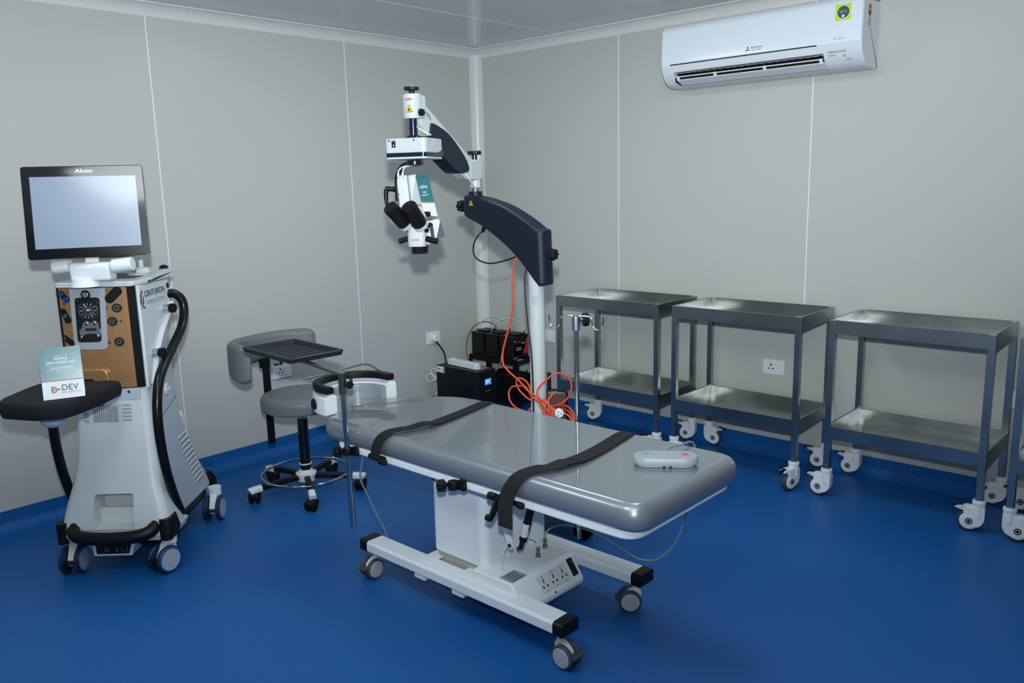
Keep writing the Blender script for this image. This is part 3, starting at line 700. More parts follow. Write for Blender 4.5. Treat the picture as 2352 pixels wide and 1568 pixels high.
for i,a in enumerate((-100,-28,44,116,188)):
    a=R(a); d=V((math.cos(a),math.sin(a),0)); p=V((-d.y,d.x,0))
    b=MB(); b.tube([d*.03+V((0,0,.086)),d*.16+V((0,0,.084)),d*.262+V((0,0,.074))],1,sec=rrect(.030,.028,.008,3),up=(0,0,1)); g=b.build('leg',BLACK,st)
    b=MB(); b.tube([d*.243+V((0,0,.0765)),d*.285+V((0,0,.073)),d*.300+V((0,0,.071)),d*.304+V((0,0,.069))],1,sec=rrect(.036,.034,.011,4),up=(0,0,1)); b.build('leg_cap',WHITE,g)
    w=a+(.9,2.4,1.2,-.6,.3)[i]; e=V((math.cos(w),math.sin(w),0)); q=V((-e.y,e.x,0)); c=d*.286-e*.014
    b=MB(); b.cyl(tuple(d*.286+V((0,0,.03))),tuple(d*.286+V((0,0,.06))),.009,n=12)
    X=frame(tuple(c+q*(-.010)+V((0,0,.027))),tuple(e),(0,0,1),tuple(q))
    b.prism(roundpoly([(-.031,.0),(-.028,.022),(.0,.036),(.03,.034),(.034,.010),(.02,.0)],.012,4),frame(tuple(c-q*.026+V((0,0,.027))),tuple(e),(0,0,1),tuple(-q*-1)),.052,bev=.006)
    k=b.build('caster',BLACK,g)
    for s in (-1,1):
        b=MB(); b.lathe([(.001,-.009),(.022,-.009),(.026,-.006),(.0265,0),(.026,.006),(.020,.010),(.001,.011)],tuple(c+q*s*.016+V((0,0,.0266))),tuple(q*s),n=26); b.build('wheel',RUB,k)
bd=R(187)
b=MB(); x,y=.262*math.cos(bd),.262*math.sin(bd)
bar=frame((x,y,0),(math.cos(bd),math.sin(bd),0),(-math.sin(bd),math.cos(bd),0))
b.box((0,0,.44),(.010,.044,.45),bev=.003,X=bar); b.build('backrest_bar',BLACK,st)
# curved backrest
N=72; rings=[]
a0,a1=R(128),R(282)
for i in range(N+1):
    t=i/N; a=a0+(a1-a0)*t
    end=min(t,1-t)/.09; k=math.sqrt(max(0.0,1-(1-min(1,end))**2)) if end<1 else 1
    k=max(k,.12)
    rc=.298+.012*t; h=.074+.026*max(0,(t-.45)/.55); zc=.745-.012*t-.0*(1-t)
    th=.030
    ring=[]
    for (ex,ez) in rrect(th*2*k,h*2*(.55+.45*k),min(.028,th*k*.95),5):
        ring.append(((rc+ex*1.0)*math.cos(a),(rc+ex)*math.sin(a),zc+ez))
    rings.append(ring)
b=MB(); b.loft(rings); b.build('backrest',LEATH,st,ang=60)
b=MB(); b.box((.008,0,.66),(.02,.06,.05),bev=.004,X=bar); b.build('backrest_bracket',BLACK,st)
# ------------------------------------------------------------------ operating microscope on its floor stand
MC=V((1.905,-1.585,0))
ms=thing('operating_microscope','white and navy operating microscope hanging from a curved arm on a white column','microscope',MC)
b=MB()
b.prism(rrect(.20,.20,.03,cx=MC.x,cy=MC.y),FXY(.085),.07,bev=.012)
for s in (-1,1):
    b.box((MC.x,MC.y+s*.0,.105),(.58,.10,.05),bev=.012) if s>0 else b.box((MC.x,MC.y,.104),(.10,.58,.05),bev=.012)
b.build('base',BLACK,ms)
for x,y in ((MC.x+.25,MC.y),(MC.x-.25,MC.y),(MC.x,MC.y+.25),(MC.x,MC.y-.25)):
    b=MB(); b.cyl((x,y,.06),(x,y,.088),.02,n=14)
    for s in (-1,1): b.lathe([(.001,-.011),(.034,-.011),(.039,-.006),(.039,.006),(.034,.011),(.001,.011)],(x,y+s*.019,.039),(0,1,0),22)
    b.box((x,y,.05),(.03,.02,.05),bev=.004)
    b.build('caster',RUB,ms)
b=MB(); b.cyl((MC.x,MC.y,.14),(MC.x,MC.y,1.20),.0355,n=36); col=b.build('column',SCW,ms)
b=MB()
for k in range(15):
    z=1.072-.0028*k; w=.030+.006*((k*7)%3-1)
    a0=R(-58); n_=7
    for j in range(n_-1):
        p=[(MC.x+.0358*math.cos(a0+R(-26+j*7.5+q)),MC.y+.0358*math.sin(a0+R(-26+j*7.5+q))) for q in (0,6.5)]
        b.add([(p[0][0],p[0][1],z),(p[1][0],p[1][1],z),(p[1][0],p[1][1],z+.0012),(p[0][0],p[0][1],z+.0012)],[(0,1,2,3)]) if (j+k)%5 else None
b.build('warning_text',INKL,col)
# curved lower arm
top=[(1.505,1.515),(1.55,1.510),(1.62,1.499),(1.705,1.478),(1.77,1.456),(1.829,1.429),(1.885,1.400),(1.945,1.364)]
bot=[(1.505,1.425),(1.522,1.410),(1.612,1.374),(1.699,1.328),(1.789,1.270),(1.868,1.203),(1.925,1.145),(1.953,1.118)]
def armring(i,w):
    (x0,z0),(x1,z1)=top[i],bot[i]
    return [(x0+(x1-x0)*(.5-q[1]/1.0),MC.y+q[0],z0+(z1-z0)*(.5-q[1]/1.0)) for q in rr_]
T=spline([(p[0],0,p[1]) for p in top],4); B=spline([(p[0],0,p[1]) for p in bot],4)
rings=[]
n=len(T); hw=.046
for i in range(n):
    h=(T[i]-B[i]).length; c=(T[i]+B[i])/2; d=(T[i]-B[i]).normalized()
    sh=1.0
    if i<3: sh=(.80,.93,.98)[i]
    rings.append([tuple(c+V((0,MC.y+q[0],0))+d*q[1]) for q in rrect(hw*2*sh,h*(1 if i else .93),.016,5)])
# rounded outer end around the column
c0=(T[-1]+B[-1])/2; 
for k in range(1,6):
    a=PI/2*k/6; s=math.cos(a); dx=.034*math.sin(a)
    h=(T[-1]-B[-1]).length; d=(T[-1]-B[-1]).normalized()
    rings.append([tuple(c0+V((dx,MC.y+q[0],-dx*.35*0))+d*q[1]) for q in rrect(hw*2*max(s,.25),h*(1-.06*k/6),.016*max(s,.3),5)])
b=MB(); b.loft(rings); arm=b.build('lower_arm',NAVY,ms,ang=50)
def tri_sign(o,right,up,s,par):
    r=V(right).normalized(); u=V(up).normalized(); X=frame(o,r,u,r.cross(u))
    b=MB(); b.prism(roundpoly([(-s,-s*.86),(s,-s*.86),(0,s*.9)],s*.12,3),X,.0006); t=b.build('warning_sign',BLACK,par)
    b=MB(); b.prism(roundpoly([(-s*.86,-s*.77),(s*.86,-s*.77),(0,s*.74)],s*.1,3),X@M.Translation((0,0,.0005)),.0006); b.build('sign_face',YEL,t)
    b=MB(); b.prism([(-s*.35,-s*.6),(s*.1,-s*.6),(s*.18,-s*.25),(s*.42,-s*.28),(s*.25,-s*.05),(-s*.02,-s*.1),(-s*.08,s*.2),(-s*.2,s*.15),(-s*.18,-s*.2)],X@M.Translation((0,0,.001)),.0004); b.build('sign_mark',BLACK,t)
tri_sign((1.560,MC.y-hw-.0004,1.478),(1,0,0),(0,0,1),.016,ms)
def lobeknob(name,p0,p1,r,par,lob=7,m=BLACK):
    return knobcyl(name,p0,p1,r,par,m,lob,r*.10,56)
b=MB(); b.cyl((1.507,MC.y,1.462),(1.482,MC.y-.0,1.462),.012,n=18); b.cyl((1.49,MC.y,1.462),(1.455,MC.y,1.462),.008,n=14); b.build('knob_stem',NAVYG,ms)
lobeknob('lock_knob',(1.460,MC.y,1.462),(1.437,MC.y,1.462),.0255,ms)
b=MB(); b.cyl((1.972,MC.y,1.255),(1.995,MC.y,1.255),.008,n=14); b.build('knob_stem',CHROME,ms)
lobeknob('lock_knob',(1.993,MC.y,1.255),(2.018,MC.y,1.255),.0235,ms)
b=MB(); b.cyl((1.612,MC.y-.012,1.377),(1.596,MC.y-.012,1.345),.011,.008,n=14); b.build('cable_gland',RUB,ms)
# elbow
EX,EY=1.545,MC.y; E_=V((EX,EY)); H_=V((1.69,-2.07)); DU=(H_-E_).normalized(); DN=V((-DU.y,DU.x))   # DN: left of the arm, towards +x
def el(t,s,z): p=E_+DU*t+DN*s; return (p.x,p.y,z)
b=MB(); b.cyl((EX,EY,1.505),(EX,EY,1.528),.032,n=28,bev=.002); b.build('elbow_base',NAVY,ms)
b=MB(); b.cyl((EX,EY,1.526),(EX,EY,1.546),.0255,n=28); b.build('elbow_ring',CHROME,ms)
b=MB(); b.cyl((EX,EY,1.545),(EX,EY,1.585),.0245,n=28,bev=.001); b.build('elbow_bearing',SCW,ms)
XA=frame((EX,EY,0),(DU.x,DU.y,0),(0,0,1),(DN.x,DN.y,0))    # (t,z) plane, extrude along DN
def side(poly,s0,th,bev,name,m,par=ms,seg=2):
    b=MB(); b.prism(poly,XA@M.Translation((0,0,s0)),th,bev=bev,seg=seg); return b.build(name,m,par)
side(roundpoly([(-.026,1.582),(.075,1.579),(.085,1.60),(.085,1.668),(-.026,1.672)],.009,4),-.026,.052,.006,'elbow_bracket',SCW,seg=3)
b=MB(); b.cyl(el(-.002,0,1.665),el(-.002,0,1.697),.012,n=16); b.build('knob_stem',NAVYG,ms)
knobcyl('lock_knob',el(-.002,0,1.693),el(-.002,0,1.710),.031,ms,BLACK,10,.0012,60)
up=roundpoly([(.060,1.672),(.075,1.582),(.112,1.578),(.17,1.606),(.30,1.690),(.40,1.745),(.445,1.768),(.482,1.800),(.488,1.90),(.462,1.905),(.458,1.888),(.377,1.841),(.24,1.767),(.115,1.697)],[.006,.01,.02,.03,.03,.03,.02,.01,.01,.01,.01,.02,.02,.02],3)
side(up,-.024,.048,.004,'swing_arm',SCW,seg=3)
cv=spline([(p[0],p[1],0) for p in [(.413,1.807),(.395,1.809),(.338,1.795),(.273,1.771),(.197,1.723),(.141,1.679),(.113,1.645),(.108,1.625),(.131,1.612),(.211,1.611),(.28,1.643),(.347,1.681),(.40,1.727),(.425,1.757),(.42,1.785)]],4,True)
side([(p.x,p.y) for p in cv],-.0335,.067,.006,'arm_cover',NAVY,seg=3)
b=MB(); b.cyl(el(.19,.0335,1.645),el(.19,.0345,1.645),.0025,n=10); b.build('screw',STEEL,ms)
side([(.460,1.868),(.407,1.837),(.407,1.819),(.460,1.850)],.0242,.0008,0,'maker_plate',PLATE)
# head tube
HX,HY=H_.x,H_.y
b=MB(); b.cyl((HX,HY,1.822),(HX,HY,1.918),.0375,n=36,bev=.005); b.box((HX-DU.x*.03,HY-DU.y*.03,1.870),(.052,.066,.09),bev=.010,rz=math.atan2(DU.y,DU.x)); hd=b.build('head_housing',SCW,ms)
fz=V((CAMP.x-HX,CAMP.y-HY,0)).normalized()
def onhead(ang,z,r=.0378):
    a=math.atan2(fz.y,fz.x)+R(ang); d=V((math.cos(a),math.sin(a),0)); return V((HX,HY,z))+d*r,V((-d.y,d.x,0)),d
p,rg,_=onhead(-22,1.896,.0382); text('lettering','Leica',.0145,RED,hd,p,rg,(0,0,1),shear=.35,bold=.0003)
p,rg,_=onhead(-18,1.860,.0400); tri_sign(p,rg,(0,0,1),.0165,hd)
b=MB(); b.cyl((HX,HY,1.916),(HX,HY,1.934),.012,n=16); b.build('knob_stem',NAVYG,ms)
knobcyl('lock_knob',(HX,HY,1.932),(HX,HY,1.947),.029,ms,BLACK,10,.0012,60)
p,rg,d=onhead(52,1.845,.036); lobeknob('lock_knob',p,p+d*.018,.0135,ms,6)
b=MB(); b.cyl((HX,HY,1.75),(HX,HY,1.824),.0165,n=24); b.cyl((HX,HY,1.784),(HX,HY,1.788),.0205,n=24); b.lathe([(.0295,0),(.0295,.006),(.026,.012),(.0165,.014)],(HX,HY,1.744),n=28); b.build('head_shaft',NAVYG,ms)
# control box
BR=R(25); XB=M.Translation((HX,HY,0))@M.Rotation(BR,4,'Z')
b=MB(); b.prism(rrect(.176,.182,.018,5),XB@M.Translation((0,0,1.686)),.058,bev=.006,seg=3); cbx=b.build('control_housing',SCW,ms)
b=MB(); b.prism(rrect(.1752,.1812,.0178,5),XB@M.Translation((0,0,1.672)),.0155); b.build('housing_band',NAVYG,cbx)
b=MB(); b.prism(rrect(.176,.182,.018,5),XB@M.Translation((0,0,1.663)),.0095,bev=.004,seg=2); b.build('housing_floor',SCW,cbx)
b=MB(); b.prism(roundpoly([(-.055,.0),(.088,.0),(.088,.034),(.06,.022),(.02,.016)],.008,3),XB@frame((.0876,0,1.6725),(0,1,0),(0,0,1),(1,0,0)),.0014); b.build('side_recess',DGREY,cbx)
for x in (-.066,.040):
    b=MB(); b.cyl(tuple(XB@V((x,-.0900,1.735))),tuple(XB@V((x,-.0921,1.735))),.0036,n=12); b.build('screw',STEEL,cbx)
for y in (-.045,.040):
    b=MB(); b.cyl(tuple(XB@V((.0875,y,1.735))),tuple(XB@V((.0893,y,1.735))),.003,n=12); b.build('screw',STEEL,cbx)
b=MB(); b.box((-.047,-.0912,1.722),(.016,.002,.026),X=XB); sw=b.build('rocker_switch',NAVYG,cbx)
b=MB(); b.box((-.047,-.0924,1.717),(.007,.0006,.0014),X=XB); b.box((-.047,-.0924,1.717),(.0014,.0006,.007),X=XB); b.box((-.047,-.0924,1.730),(.0024,.0006,.0024),X=XB); b.build('switch_mark',INKW,sw)
# yoke and optics, in a frame square to the table side
G=M.Translation((HX,HY,0))@M.Rotation(R(42.8),4,'Z')
def g(u,w,z): return tuple(G@V((u,w,z)))
b=MB(); b.cyl(g(0,0,1.640),g(0,0,1.660),.034,n=28,bev=.003); b.box((0.012,0,1.655),(.04,.04,.012),X=G,bev=.003); b.build('yoke_bearing',NAVYG,ms)
b=MB(); b.tube(spline([g(.012,.01,1.648),g(-.025,.01,1.647),g(-.055,.012,1.634),g(-.073,.014,1.604),g(-.078,.016,1.57),g(-.079,.018,1.50)],8),1,sec=rrect(.030,.018,.005,3),up=(0,0,1)) if 0 else b.tube(spline([g(.012,.01,1.648),g(-.025,.01,1.647),g(-.055,.012,1.634),g(-.073,.014,1.604),g(-.078,.016,1.57),g(-.079,.018,1.50)],8),.0105,14); b.build('yoke_arm',NAVY,ms)
for k,(u0,z0) in enumerate(((-.068,1.608),(-.050,1.609))):
    b=MB(); b.tube(spline([g(u0,-.012,1.590+.008),g(u0+.002,-.012,z0+.012),g(-.05+.012*k,-.010,1.634),g(-.02,-.006,1.640),g(.01,0,1.645)],6),.003,8); b.cyl(g(u0,-.012,1.594),g(u0,-.012,1.610),.0045,n=10); b.build('optic_cable',WCAB,ms)
# upper optic block (tapered, white)
b=MB(); b.loft([[g(u,w,z) for u,w in rrect(wd,dp,.004,3,cx=cx,cy=cy)] for z,wd,dp,cx,cy in ((1.476,.044,.09,-.049,.050),(1.602,.045,.09,-.058,.050))]); ob=b.build('optic_block',SCW,ms)
b=MB(); b.cyl(g(-.070,.004,1.527),g(-.070,.0065,1.527),.0025,n=10); b.build('screw',DGREY,ob)
b=MB(); b.prism([(-.037,1.603),(-.004,1.606),(-.006,1.49),(-.030,1.49)],G@XZ(.055),.04,bev=.003); b.build('optic_back',SCW,ms)
# focus lever
b=MB(); b.cyl(g(-.078,.02,1.546),g(-.098,.02,1.548),.014,.010,n=18); b.cyl(g(-.096,.02,1.549),g(-.128,.02,1.551),.0105,n=18,bev=.003); b.tube(spline([g(-.124,.02,1.548),g(-.126,.016,1.52),g(-.123,.01,1.49),g(-.116,.004,1.47)],6),[.010]*4+[.009]*5+[.0075]*10,12); b.build('focus_handle',BLACK,ms)
# binocular tubes
def eyepiece(top,bot,r):
    p0=V(g(*top));p1=V(g(*bot)); d=(p1-p0).normalized(); L=(p1-p0).length
    b=MB(); b.lathe([(.001,0),(r*.80,0),(r*.93,.002),(r,.009),(r*1.0,L-.012),(r*.97,L-.004),(r*.90,L)],p0,d,n=36); e=b.build('eyepiece',BLACK,ms)
    b=MB(); b.lathe([(r*.92,0),(r*.95,.004),(r*.9,.016),(r*.6,.020)],p1,d,n=30); b.build('eyepiece_tube',SCW,e)
eyepiece((-.104,-.056,1.480),(-.053,.004,1.408),.0305)
eyepiece((-.028,-.060,1.482),(.008,.004,1.405),.0325)
# main body
b=MB(); b.loft([[g(u,w,z) for u,w in rrect(wd,dp,.020,5,cx=cx,cy=.045)] for z,wd,dp,cx in ((1.313,.074,.085,-.008),(1.33,.076,.088,-.008),(1.40,.078,.09,-.006),(1.44,.074,.088,-.003),(1.478,.058,.08,-.014))]); bo=b.build('optic_body',SCW,ms)
text('lettering','Leica',.016,RED,bo,g(-.014,.0003,1.342),tuple(G.to_3x3()@V((1,0,0))),(0,0,1),shear=.35,bold=.0002)
b=MB(); b.prism(roundpoly([(.02,1.322),(.040,1.318),(.078,1.350),(.090,1.414),(.082,1.424),(.028,1.412)],.004,3),G@XZ(.03),.05,bev=.003); b.build('side_housing',SCW,ms)
b=MB(); b.cyl(g(-.001,.045,1.292),g(-.001,.045,1.314),.038,n=36,bev=.002); b.cyl(g(-.001,.045,1.282),g(-.001,.045,1.292),.036,n=36); b.build('objective_lens',BLACKG,ms)
def peg(name,a,c,r,m=BLACK):
    b=MB(); b.cyl(g(*a),g(*c),r,n=20,bev=.0025); return b.build(name,m,ms)
peg('handle',(-.042,.03,1.346),(-.082,.012,1.336),.0115); peg('handle',(.030,.02,1.344),(.078,.004,1.332),.0125)
peg('focus_knob',(.022,.03,1.444),(.050,.022,1.444),.0105)
peg('dial',(.034,.012,1.380),(.035,.002,1.379),.010,BLACKG); peg('dial',(.048,.022,1.398),(.050,.012,1.398),.012,BLACKG); 
b=MB(); b.prism(roundpoly([(.046,1.398),(.062,1.392),(.066,1.345),(.054,1.345)],.004,3),G@XZ(.005),.010,bev=.002); b.build('side_lever',BLACK,ms)
b=MB(); b.prism([(.091,1.415),(.108,1.352),(.072,1.340)],G@XZ(.022),.004,bev=.001); b.build('light_shield',DGREY,ms)
b=MB(); b.cyl(g(-.046,.03,1.372),g(-.046,.03,1.386),.004,n=10); b.build('plug_pin',BLACK,ms)
# white sleeve cable from shaft to the cover, and along the elbow
b=MB(); b.tube(spline([(HX+.012,HY,1.792),el(.49,.02,1.782),el(.45,.03,1.766),el(.41,.028,1.762)],6),.004,8); b.build('arm_cable',WCAB,ms)
b=MB(); b.tube(spline([el(.145,.028,1.612),el(.12,.034,1.585),el(.085,.036,1.558),el(.05,.034,1.54),el(.015,.022,1.536)],6),.003,8); b.build('arm_cable',WCAB,ms)
# ------------------------------------------------------------------ teal tent card leaning on the optics
tc=thing('display_card','teal and white folded card tucked beside the microscope eyepieces','card',g(.02,.06,1.42))
ap0=V(g(.000,.090,1.606)); 
def quad(b,P,th=.0008):
    P=[V(p) for p in P]; n_=(P[1]-P[0]).cross(P[3]-P[0]).normalized()*th
    b.add([tuple(p) for p in P]+[tuple(p+n_) for p in P],[(0,1,2,3)[::-1],(4,5,6,7),(0,1,5,4),(1,2,6,5),(2,3,7,6),(3,0,4,7)])
# apex edge runs from the near top corner away; front leaf faces right, back leaf leans left
A0=V(g(-.004,.020,1.600)); A1=V(g(.040,.090,1.608))       # ridge
F0=V(g(.026,.018,1.440)); F1=V(g(.076,.088,1.432))        # right leaf foot
K0=V(g(-.024,.022,1.490)); K1=V(g(.010,.092,1.480))       # left leaf foot
b=MB(); quad(b,[A0,A1,F1,F0]); fl_=b.build('front_leaf',PAPER,tc)
b=MB(); quad(b,[A0,K0,K1,A1]); b.build('back_leaf',PAPER,tc)
def onq(s,t,off=.0011):
    p=A0*(1-s)*(1-t)+A1*s*(1-t)+F1*s*t+F0*(1-s)*t; n_=(A1-A0).cross(F0-A0).normalized(); n_=n_ if n_.dot(CAMP-A0)>0 else -n_
    return p+n_*off
b=MB(); quad(b,[onq(.0,.0),onq(1,0),onq(1,.66),onq(0,.66)],.0002); b.build('teal_print',TEAL,tc)
b=MB(); quad(b,[onq(.0,.66),onq(1,.66),onq(1,.685),onq(0,.685)],.0002); b.build('gold_rule',GOLD,tc)
rgt=(A1-A0).normalized(); upv=(A0-F0).normalized()
text('lettering','મોતીયાનું',.016,INKW,tc,onq(.42,.30,.0016),rgt,upv)
text('lettering','Leica',.012,INKW,tc,onq(.42,.42,.0016),rgt,upv); text('lettering','Microscope',.0085,INKW,tc,onq(.42,.49,.0016),rgt,upv)
# ------------------------------------------------------------------ cables and foot switch at the column
CUR=M.Translation(MC).inverted()
b=MB(); b.tube(spline([(1.596,-1.60,1.347),(1.580,-1.61,1.33),(1.556,-1.615,1.295),(1.548,-1.615,1.25),(1.57,-1.615,1.222),(1.61,-1.615,1.208),(1.657,-1.615,1.204),(1.71,-1.615,1.212),(1.76,-1.615,1.224),(1.82,-1.61,1.240),(1.845,-1.60,1.228)],8),.0036,10); b.build('power_cable',BCAB,ms)
b=MB(); b.tube(spline([(1.865,-1.600,1.195),(1.866,-1.617,1.15),(1.872,-1.622,1.07),(1.886,-1.627,.95),(1.902,-1.627,.84),(1.909,-1.627,.72),(1.910,-1.627,.5),(1.908,-1.627,.22),(1.90,-1.628,.16)],8),.0036,10); b.build('power_cable',BCAB,ms)
fs=thing('foot_switch','black framed foot switch with a smoky red panel hung on the microscope column','foot switch',(1.955,-1.50,.5))
XF=frame((1.940,-1.550,.51),(.734,.679,0),(0,0,1))
loop=rrect(.098,.20,.022,6)
b=MB(); b.tube([tuple(XF@V((p[0]+.03,p[1]+.03,0))) for p in loop],.0062,10,True); b.build('frame',BLACK,fs)
b=MB(); b.prism(rrect(.084,.176,.014,4,cx=.03,cy=.026),XF@M.Translation((0,0,-.006)),.012,bev=.002); b.build('panel',SMOKE,fs)
b=MB(); b.prism(circ(.009,16,.055,.085),XF@M.Translation((0,0,.006)),.004); b.build('stud',INKG,fs)
b=MB(); b.box((.03,.115,.002),(.06,.006,.004),X=XF); b.build('edge_strip',ALU,fs)
b=MB(); b.tube([tuple(XF@V((.000,.13+.008*k,0))) for k in range(11)],[.008+.002*(k%2) for k in range(11)],10); b.build('cable_boot',RUB,fs)
b=MB(); b.box((-.01,.05,-.012),(.05,.03,.02),X=XF,bev=.003); b.build('hanger',BLACK,fs)
# orange extension cord
oc=thing('extension_cord','orange extension cord hanging from the navy arm and coiled round the column','cord',(1.9,-1.65,.6))
P=[(1.832,-1.600,1.262),(1.822,-1.615,1.24),(1.804,-1.622,1.19),(1.798,-1.622,1.12),(1.801,-1.622,1.044),(1.789,-1.622,.985),(1.770,-1.622,.923),(1.744,-1.625,.85),(1.730,-1.628,.795),(1.736,-1.632,.747),(1.765,-1.636,.724),(1.800,-1.64,.706),(1.85,-1.645,.682),(1.90,-1.65,.650),(1.955,-1.648,.628),(2.01,-1.64,.600),(2.05,-1.63,.560),(2.062,-1.62,.525),(2.048,-1.615,.505),(2.02,-1.62,.512),(1.99,-1.63,.545),(1.962,-1.63,.60),(1.93,-1.62,.65)]
rings_=[
 [(1.93,-1.62,.65),(1.955,-1.58,.69),(1.985,-1.54,.70),(2.012,-1.52,.675),(2.022,-1.52,.63),(2.005,-1.53,.585),(1.97,-1.55,.555),(1.90,-1.56,.54),(1.83,-1.58,.56),(1.785,-1.60,.60),(1.772,-1.61,.64),(1.79,-1.61,.664),(1.83,-1.605,.652),(1.86,-1.61,.615),(1.872,-1.62,.58)],
 [(1.872,-1.62,.58),(1.868,-1.60,.545),(1.90,-1.54,.53),(1.96,-1.53,.545),(2.02,-1.55,.555),(2.075,-1.58,.545),(2.10,-1.60,.515),(2.095,-1.615,.48),(2.05,-1.62,.49),(1.985,-1.635,.545),(1.94,-1.645,.58),(1.89,-1.64,.60),(1.84,-1.62,.63),(1.79,-1.60,.625),(1.735,-1.60,.612),(1.718,-1.605,.58),(1.735,-1.61,.54),(1.775,-1.605,.515),(1.83,-1.59,.505),(1.87,-1.58,.508)],
 [(1.87,-1.58,.508),(1.93,-1.53,.52),(2.0,-1.54,.535),(2.06,-1.57,.528),(2.11,-1.60,.495),(2.118,-1.61,.465),(2.10,-1.62,.445)]]
Q=list(P)
for r in rings_: Q+=[(q_[0]+.022,q_[1],q_[2]+.024) for q_ in r[1:]]
b=MB(); b.tube(spline(Q,5),.0044,10); b.build('cord',ORANGE,oc)
b=MB(); b.tube(spline([(1.985,-1.60,.62),(1.975,-1.625,.59),(1.985,-1.635,.54),(1.965,-1.64,.49),(1.94,-1.63,.46),(1.86,-1.62,.47),(1.84,-1.615,.50),(1.852,-1.605,.53),(1.875,-1.59,.54)],6),.0044,10); b.build('cord_loop',ORANGE,oc).location=(.022,0,.024)
b=MB(); b.tube(spline([(1.95,-1.642,.53),(2.0,-1.635,.50),(2.04,-1.625,.46),(2.07,-1.62,.44),(2.03,-1.63,.44),(1.975,-1.64,.455)],6),.0044,10); b.build('cord_loop',ORANGE,oc).location=(.022,0,.024)
b=MB(); b.tube(spline([(1.955,-1.63,.60),(1.985,-1.63,.565),(2.02,-1.63,.52),(2.035,-1.63,.495),(2.015,-1.635,.49),(1.98,-1.64,.52),(1.95,-1.645,.56),(1.93,-1.64,.60)],6),.0044,10); b.build('cord_loop',ORANGE,oc).location=(.022,0,.024)
b=MB(); b.tube(spline([(1.945,-1.62,.55),(1.985,-1.62,.52),(2.03,-1.62,.475),(2.075,-1.61,.465),(2.10,-1.60,.50),(2.06,-1.60,.535),(2.0,-1.61,.55),(1.955,-1.62,.58)],6),.0044,10); b.build('cord_loop',ORANGE,oc).location=(.022,0,.024)
XP=frame((2.045,-1.60,.548),(.72,.66,.2),(-.1,.1,1))
XP=frame((2.070,-1.64,.576),V((.75,.66,-.15)).normalized(),V((.05,.1,1)).normalized())
b=MB(); b.prism(circ(.021,8),XP,.018,bev=.004); pl=b.build('plug',WHITE2,oc)
for x,y in ((-.006,.009),(.009,.002),(-.006,-.008)):
    b=MB(); b.box((x,y,.022),(.004,.004,.012),X=XP); b.build('plug_pin',BRASSY,pl)
# ------------------------------------------------------------------ eye surgery console (own frame: u right, w back, z up)
CA=R(43)
cn=thing('surgical_console','tall white eye surgery console with copper front panel and tilted monitor, at the left edge','console',(.865,-3.08,0),CA,world=False)
def S(hu,w0,w1,r,z,n=5,cu=0): return [(x,y,z) for x,y in rrect(hu*2,w1-w0,r,n,cu,(w0+w1)/2)]
# front shell, flaring towards the floor, with a foot niche
def fshell():
    b=MB()
    sec=[(.165,.232,-.018,.16,.03),(.21,.224,-.012,.16,.035),(.29,.205,.004,.17,.035),(.36,.186,.024,.175,.035),(.44,.171,.045,.18,.035),(.54,.160,.066,.19,.03),(.63,.154,.078,.20,.03),(.70,.151,.082,.21,.03),(.765,.150,.080,.22,.03)]
    b.loft([S(hu,w0,w1,r,z) for z,hu,w0,w1,r in sec]); return b.mesh('front_shell',CONS,ang=40)
a_=fshell()
c_=MB().prism(roundpoly([(-.085,.195),(.085,.195),(.082,.338),(-.080,.338)],[.0,.0,.014,.014],4),XZ(-.1),.205).mesh('c')
me=boolean(a_,c_); me.materials.clear(); me.materials.append(CONS); fs_=link('front_shell',me,cn)
b=MB(); b.prism([(-.10,.18),(.10,.18),(.10,.26),(-.10,.26)],XZ(.06),.03,bev=.01); b.build('niche_step',CONS,fs_)
for u0 in (-.036,.036):
    for k in range(3):
        b=MB(); b.box((u0,.045+.018*k,.3372),(.06,.007,.0015)); b.build('niche_vent',CONS2,fs_)
b=MB(); b.box((0,-.0195,.196),(.458,.002,.0016)); b.build('panel_seam',INKL,fs_)
# speaker grille and side louvres
b=MB(); q=frame((-.025,.0795,.667),(1,0,0),(0,.09,1))
for i in range(13):
    for j in range(10): b.prism([(p[0]-.048+.008*i,p[1]+.034-.0076*j) for p in circ(.0024,6)],q@M.Translation((0,0,-.001)),.0014)
b.build('speaker_grille',DARK,fs_)['kind']='stuff'
for u0,w_ in ((.066,.036),(-.105,.020)):
    for k in range(5):
        b=MB(); b.box((u0,.0800-.0016*k*.9,.700-.0155*k),(w_,.004,.004),bev=.001); b.build('louvre',INKL,fs_)
b=MB(); b.prism(roundpoly([(.036,.772),(.132,.772),(.128,.724),(-.09,.724),(-.09,.772)],.01,3),XZ(.0785),.004,bev=.001); b.build('access_flap',CONS2,fs_)
b=MB(); b.cyl((.083,.0765,.756),(.083,.0795,.756),.006,n=16); b.build('flap_lock',STEEL,fs_)
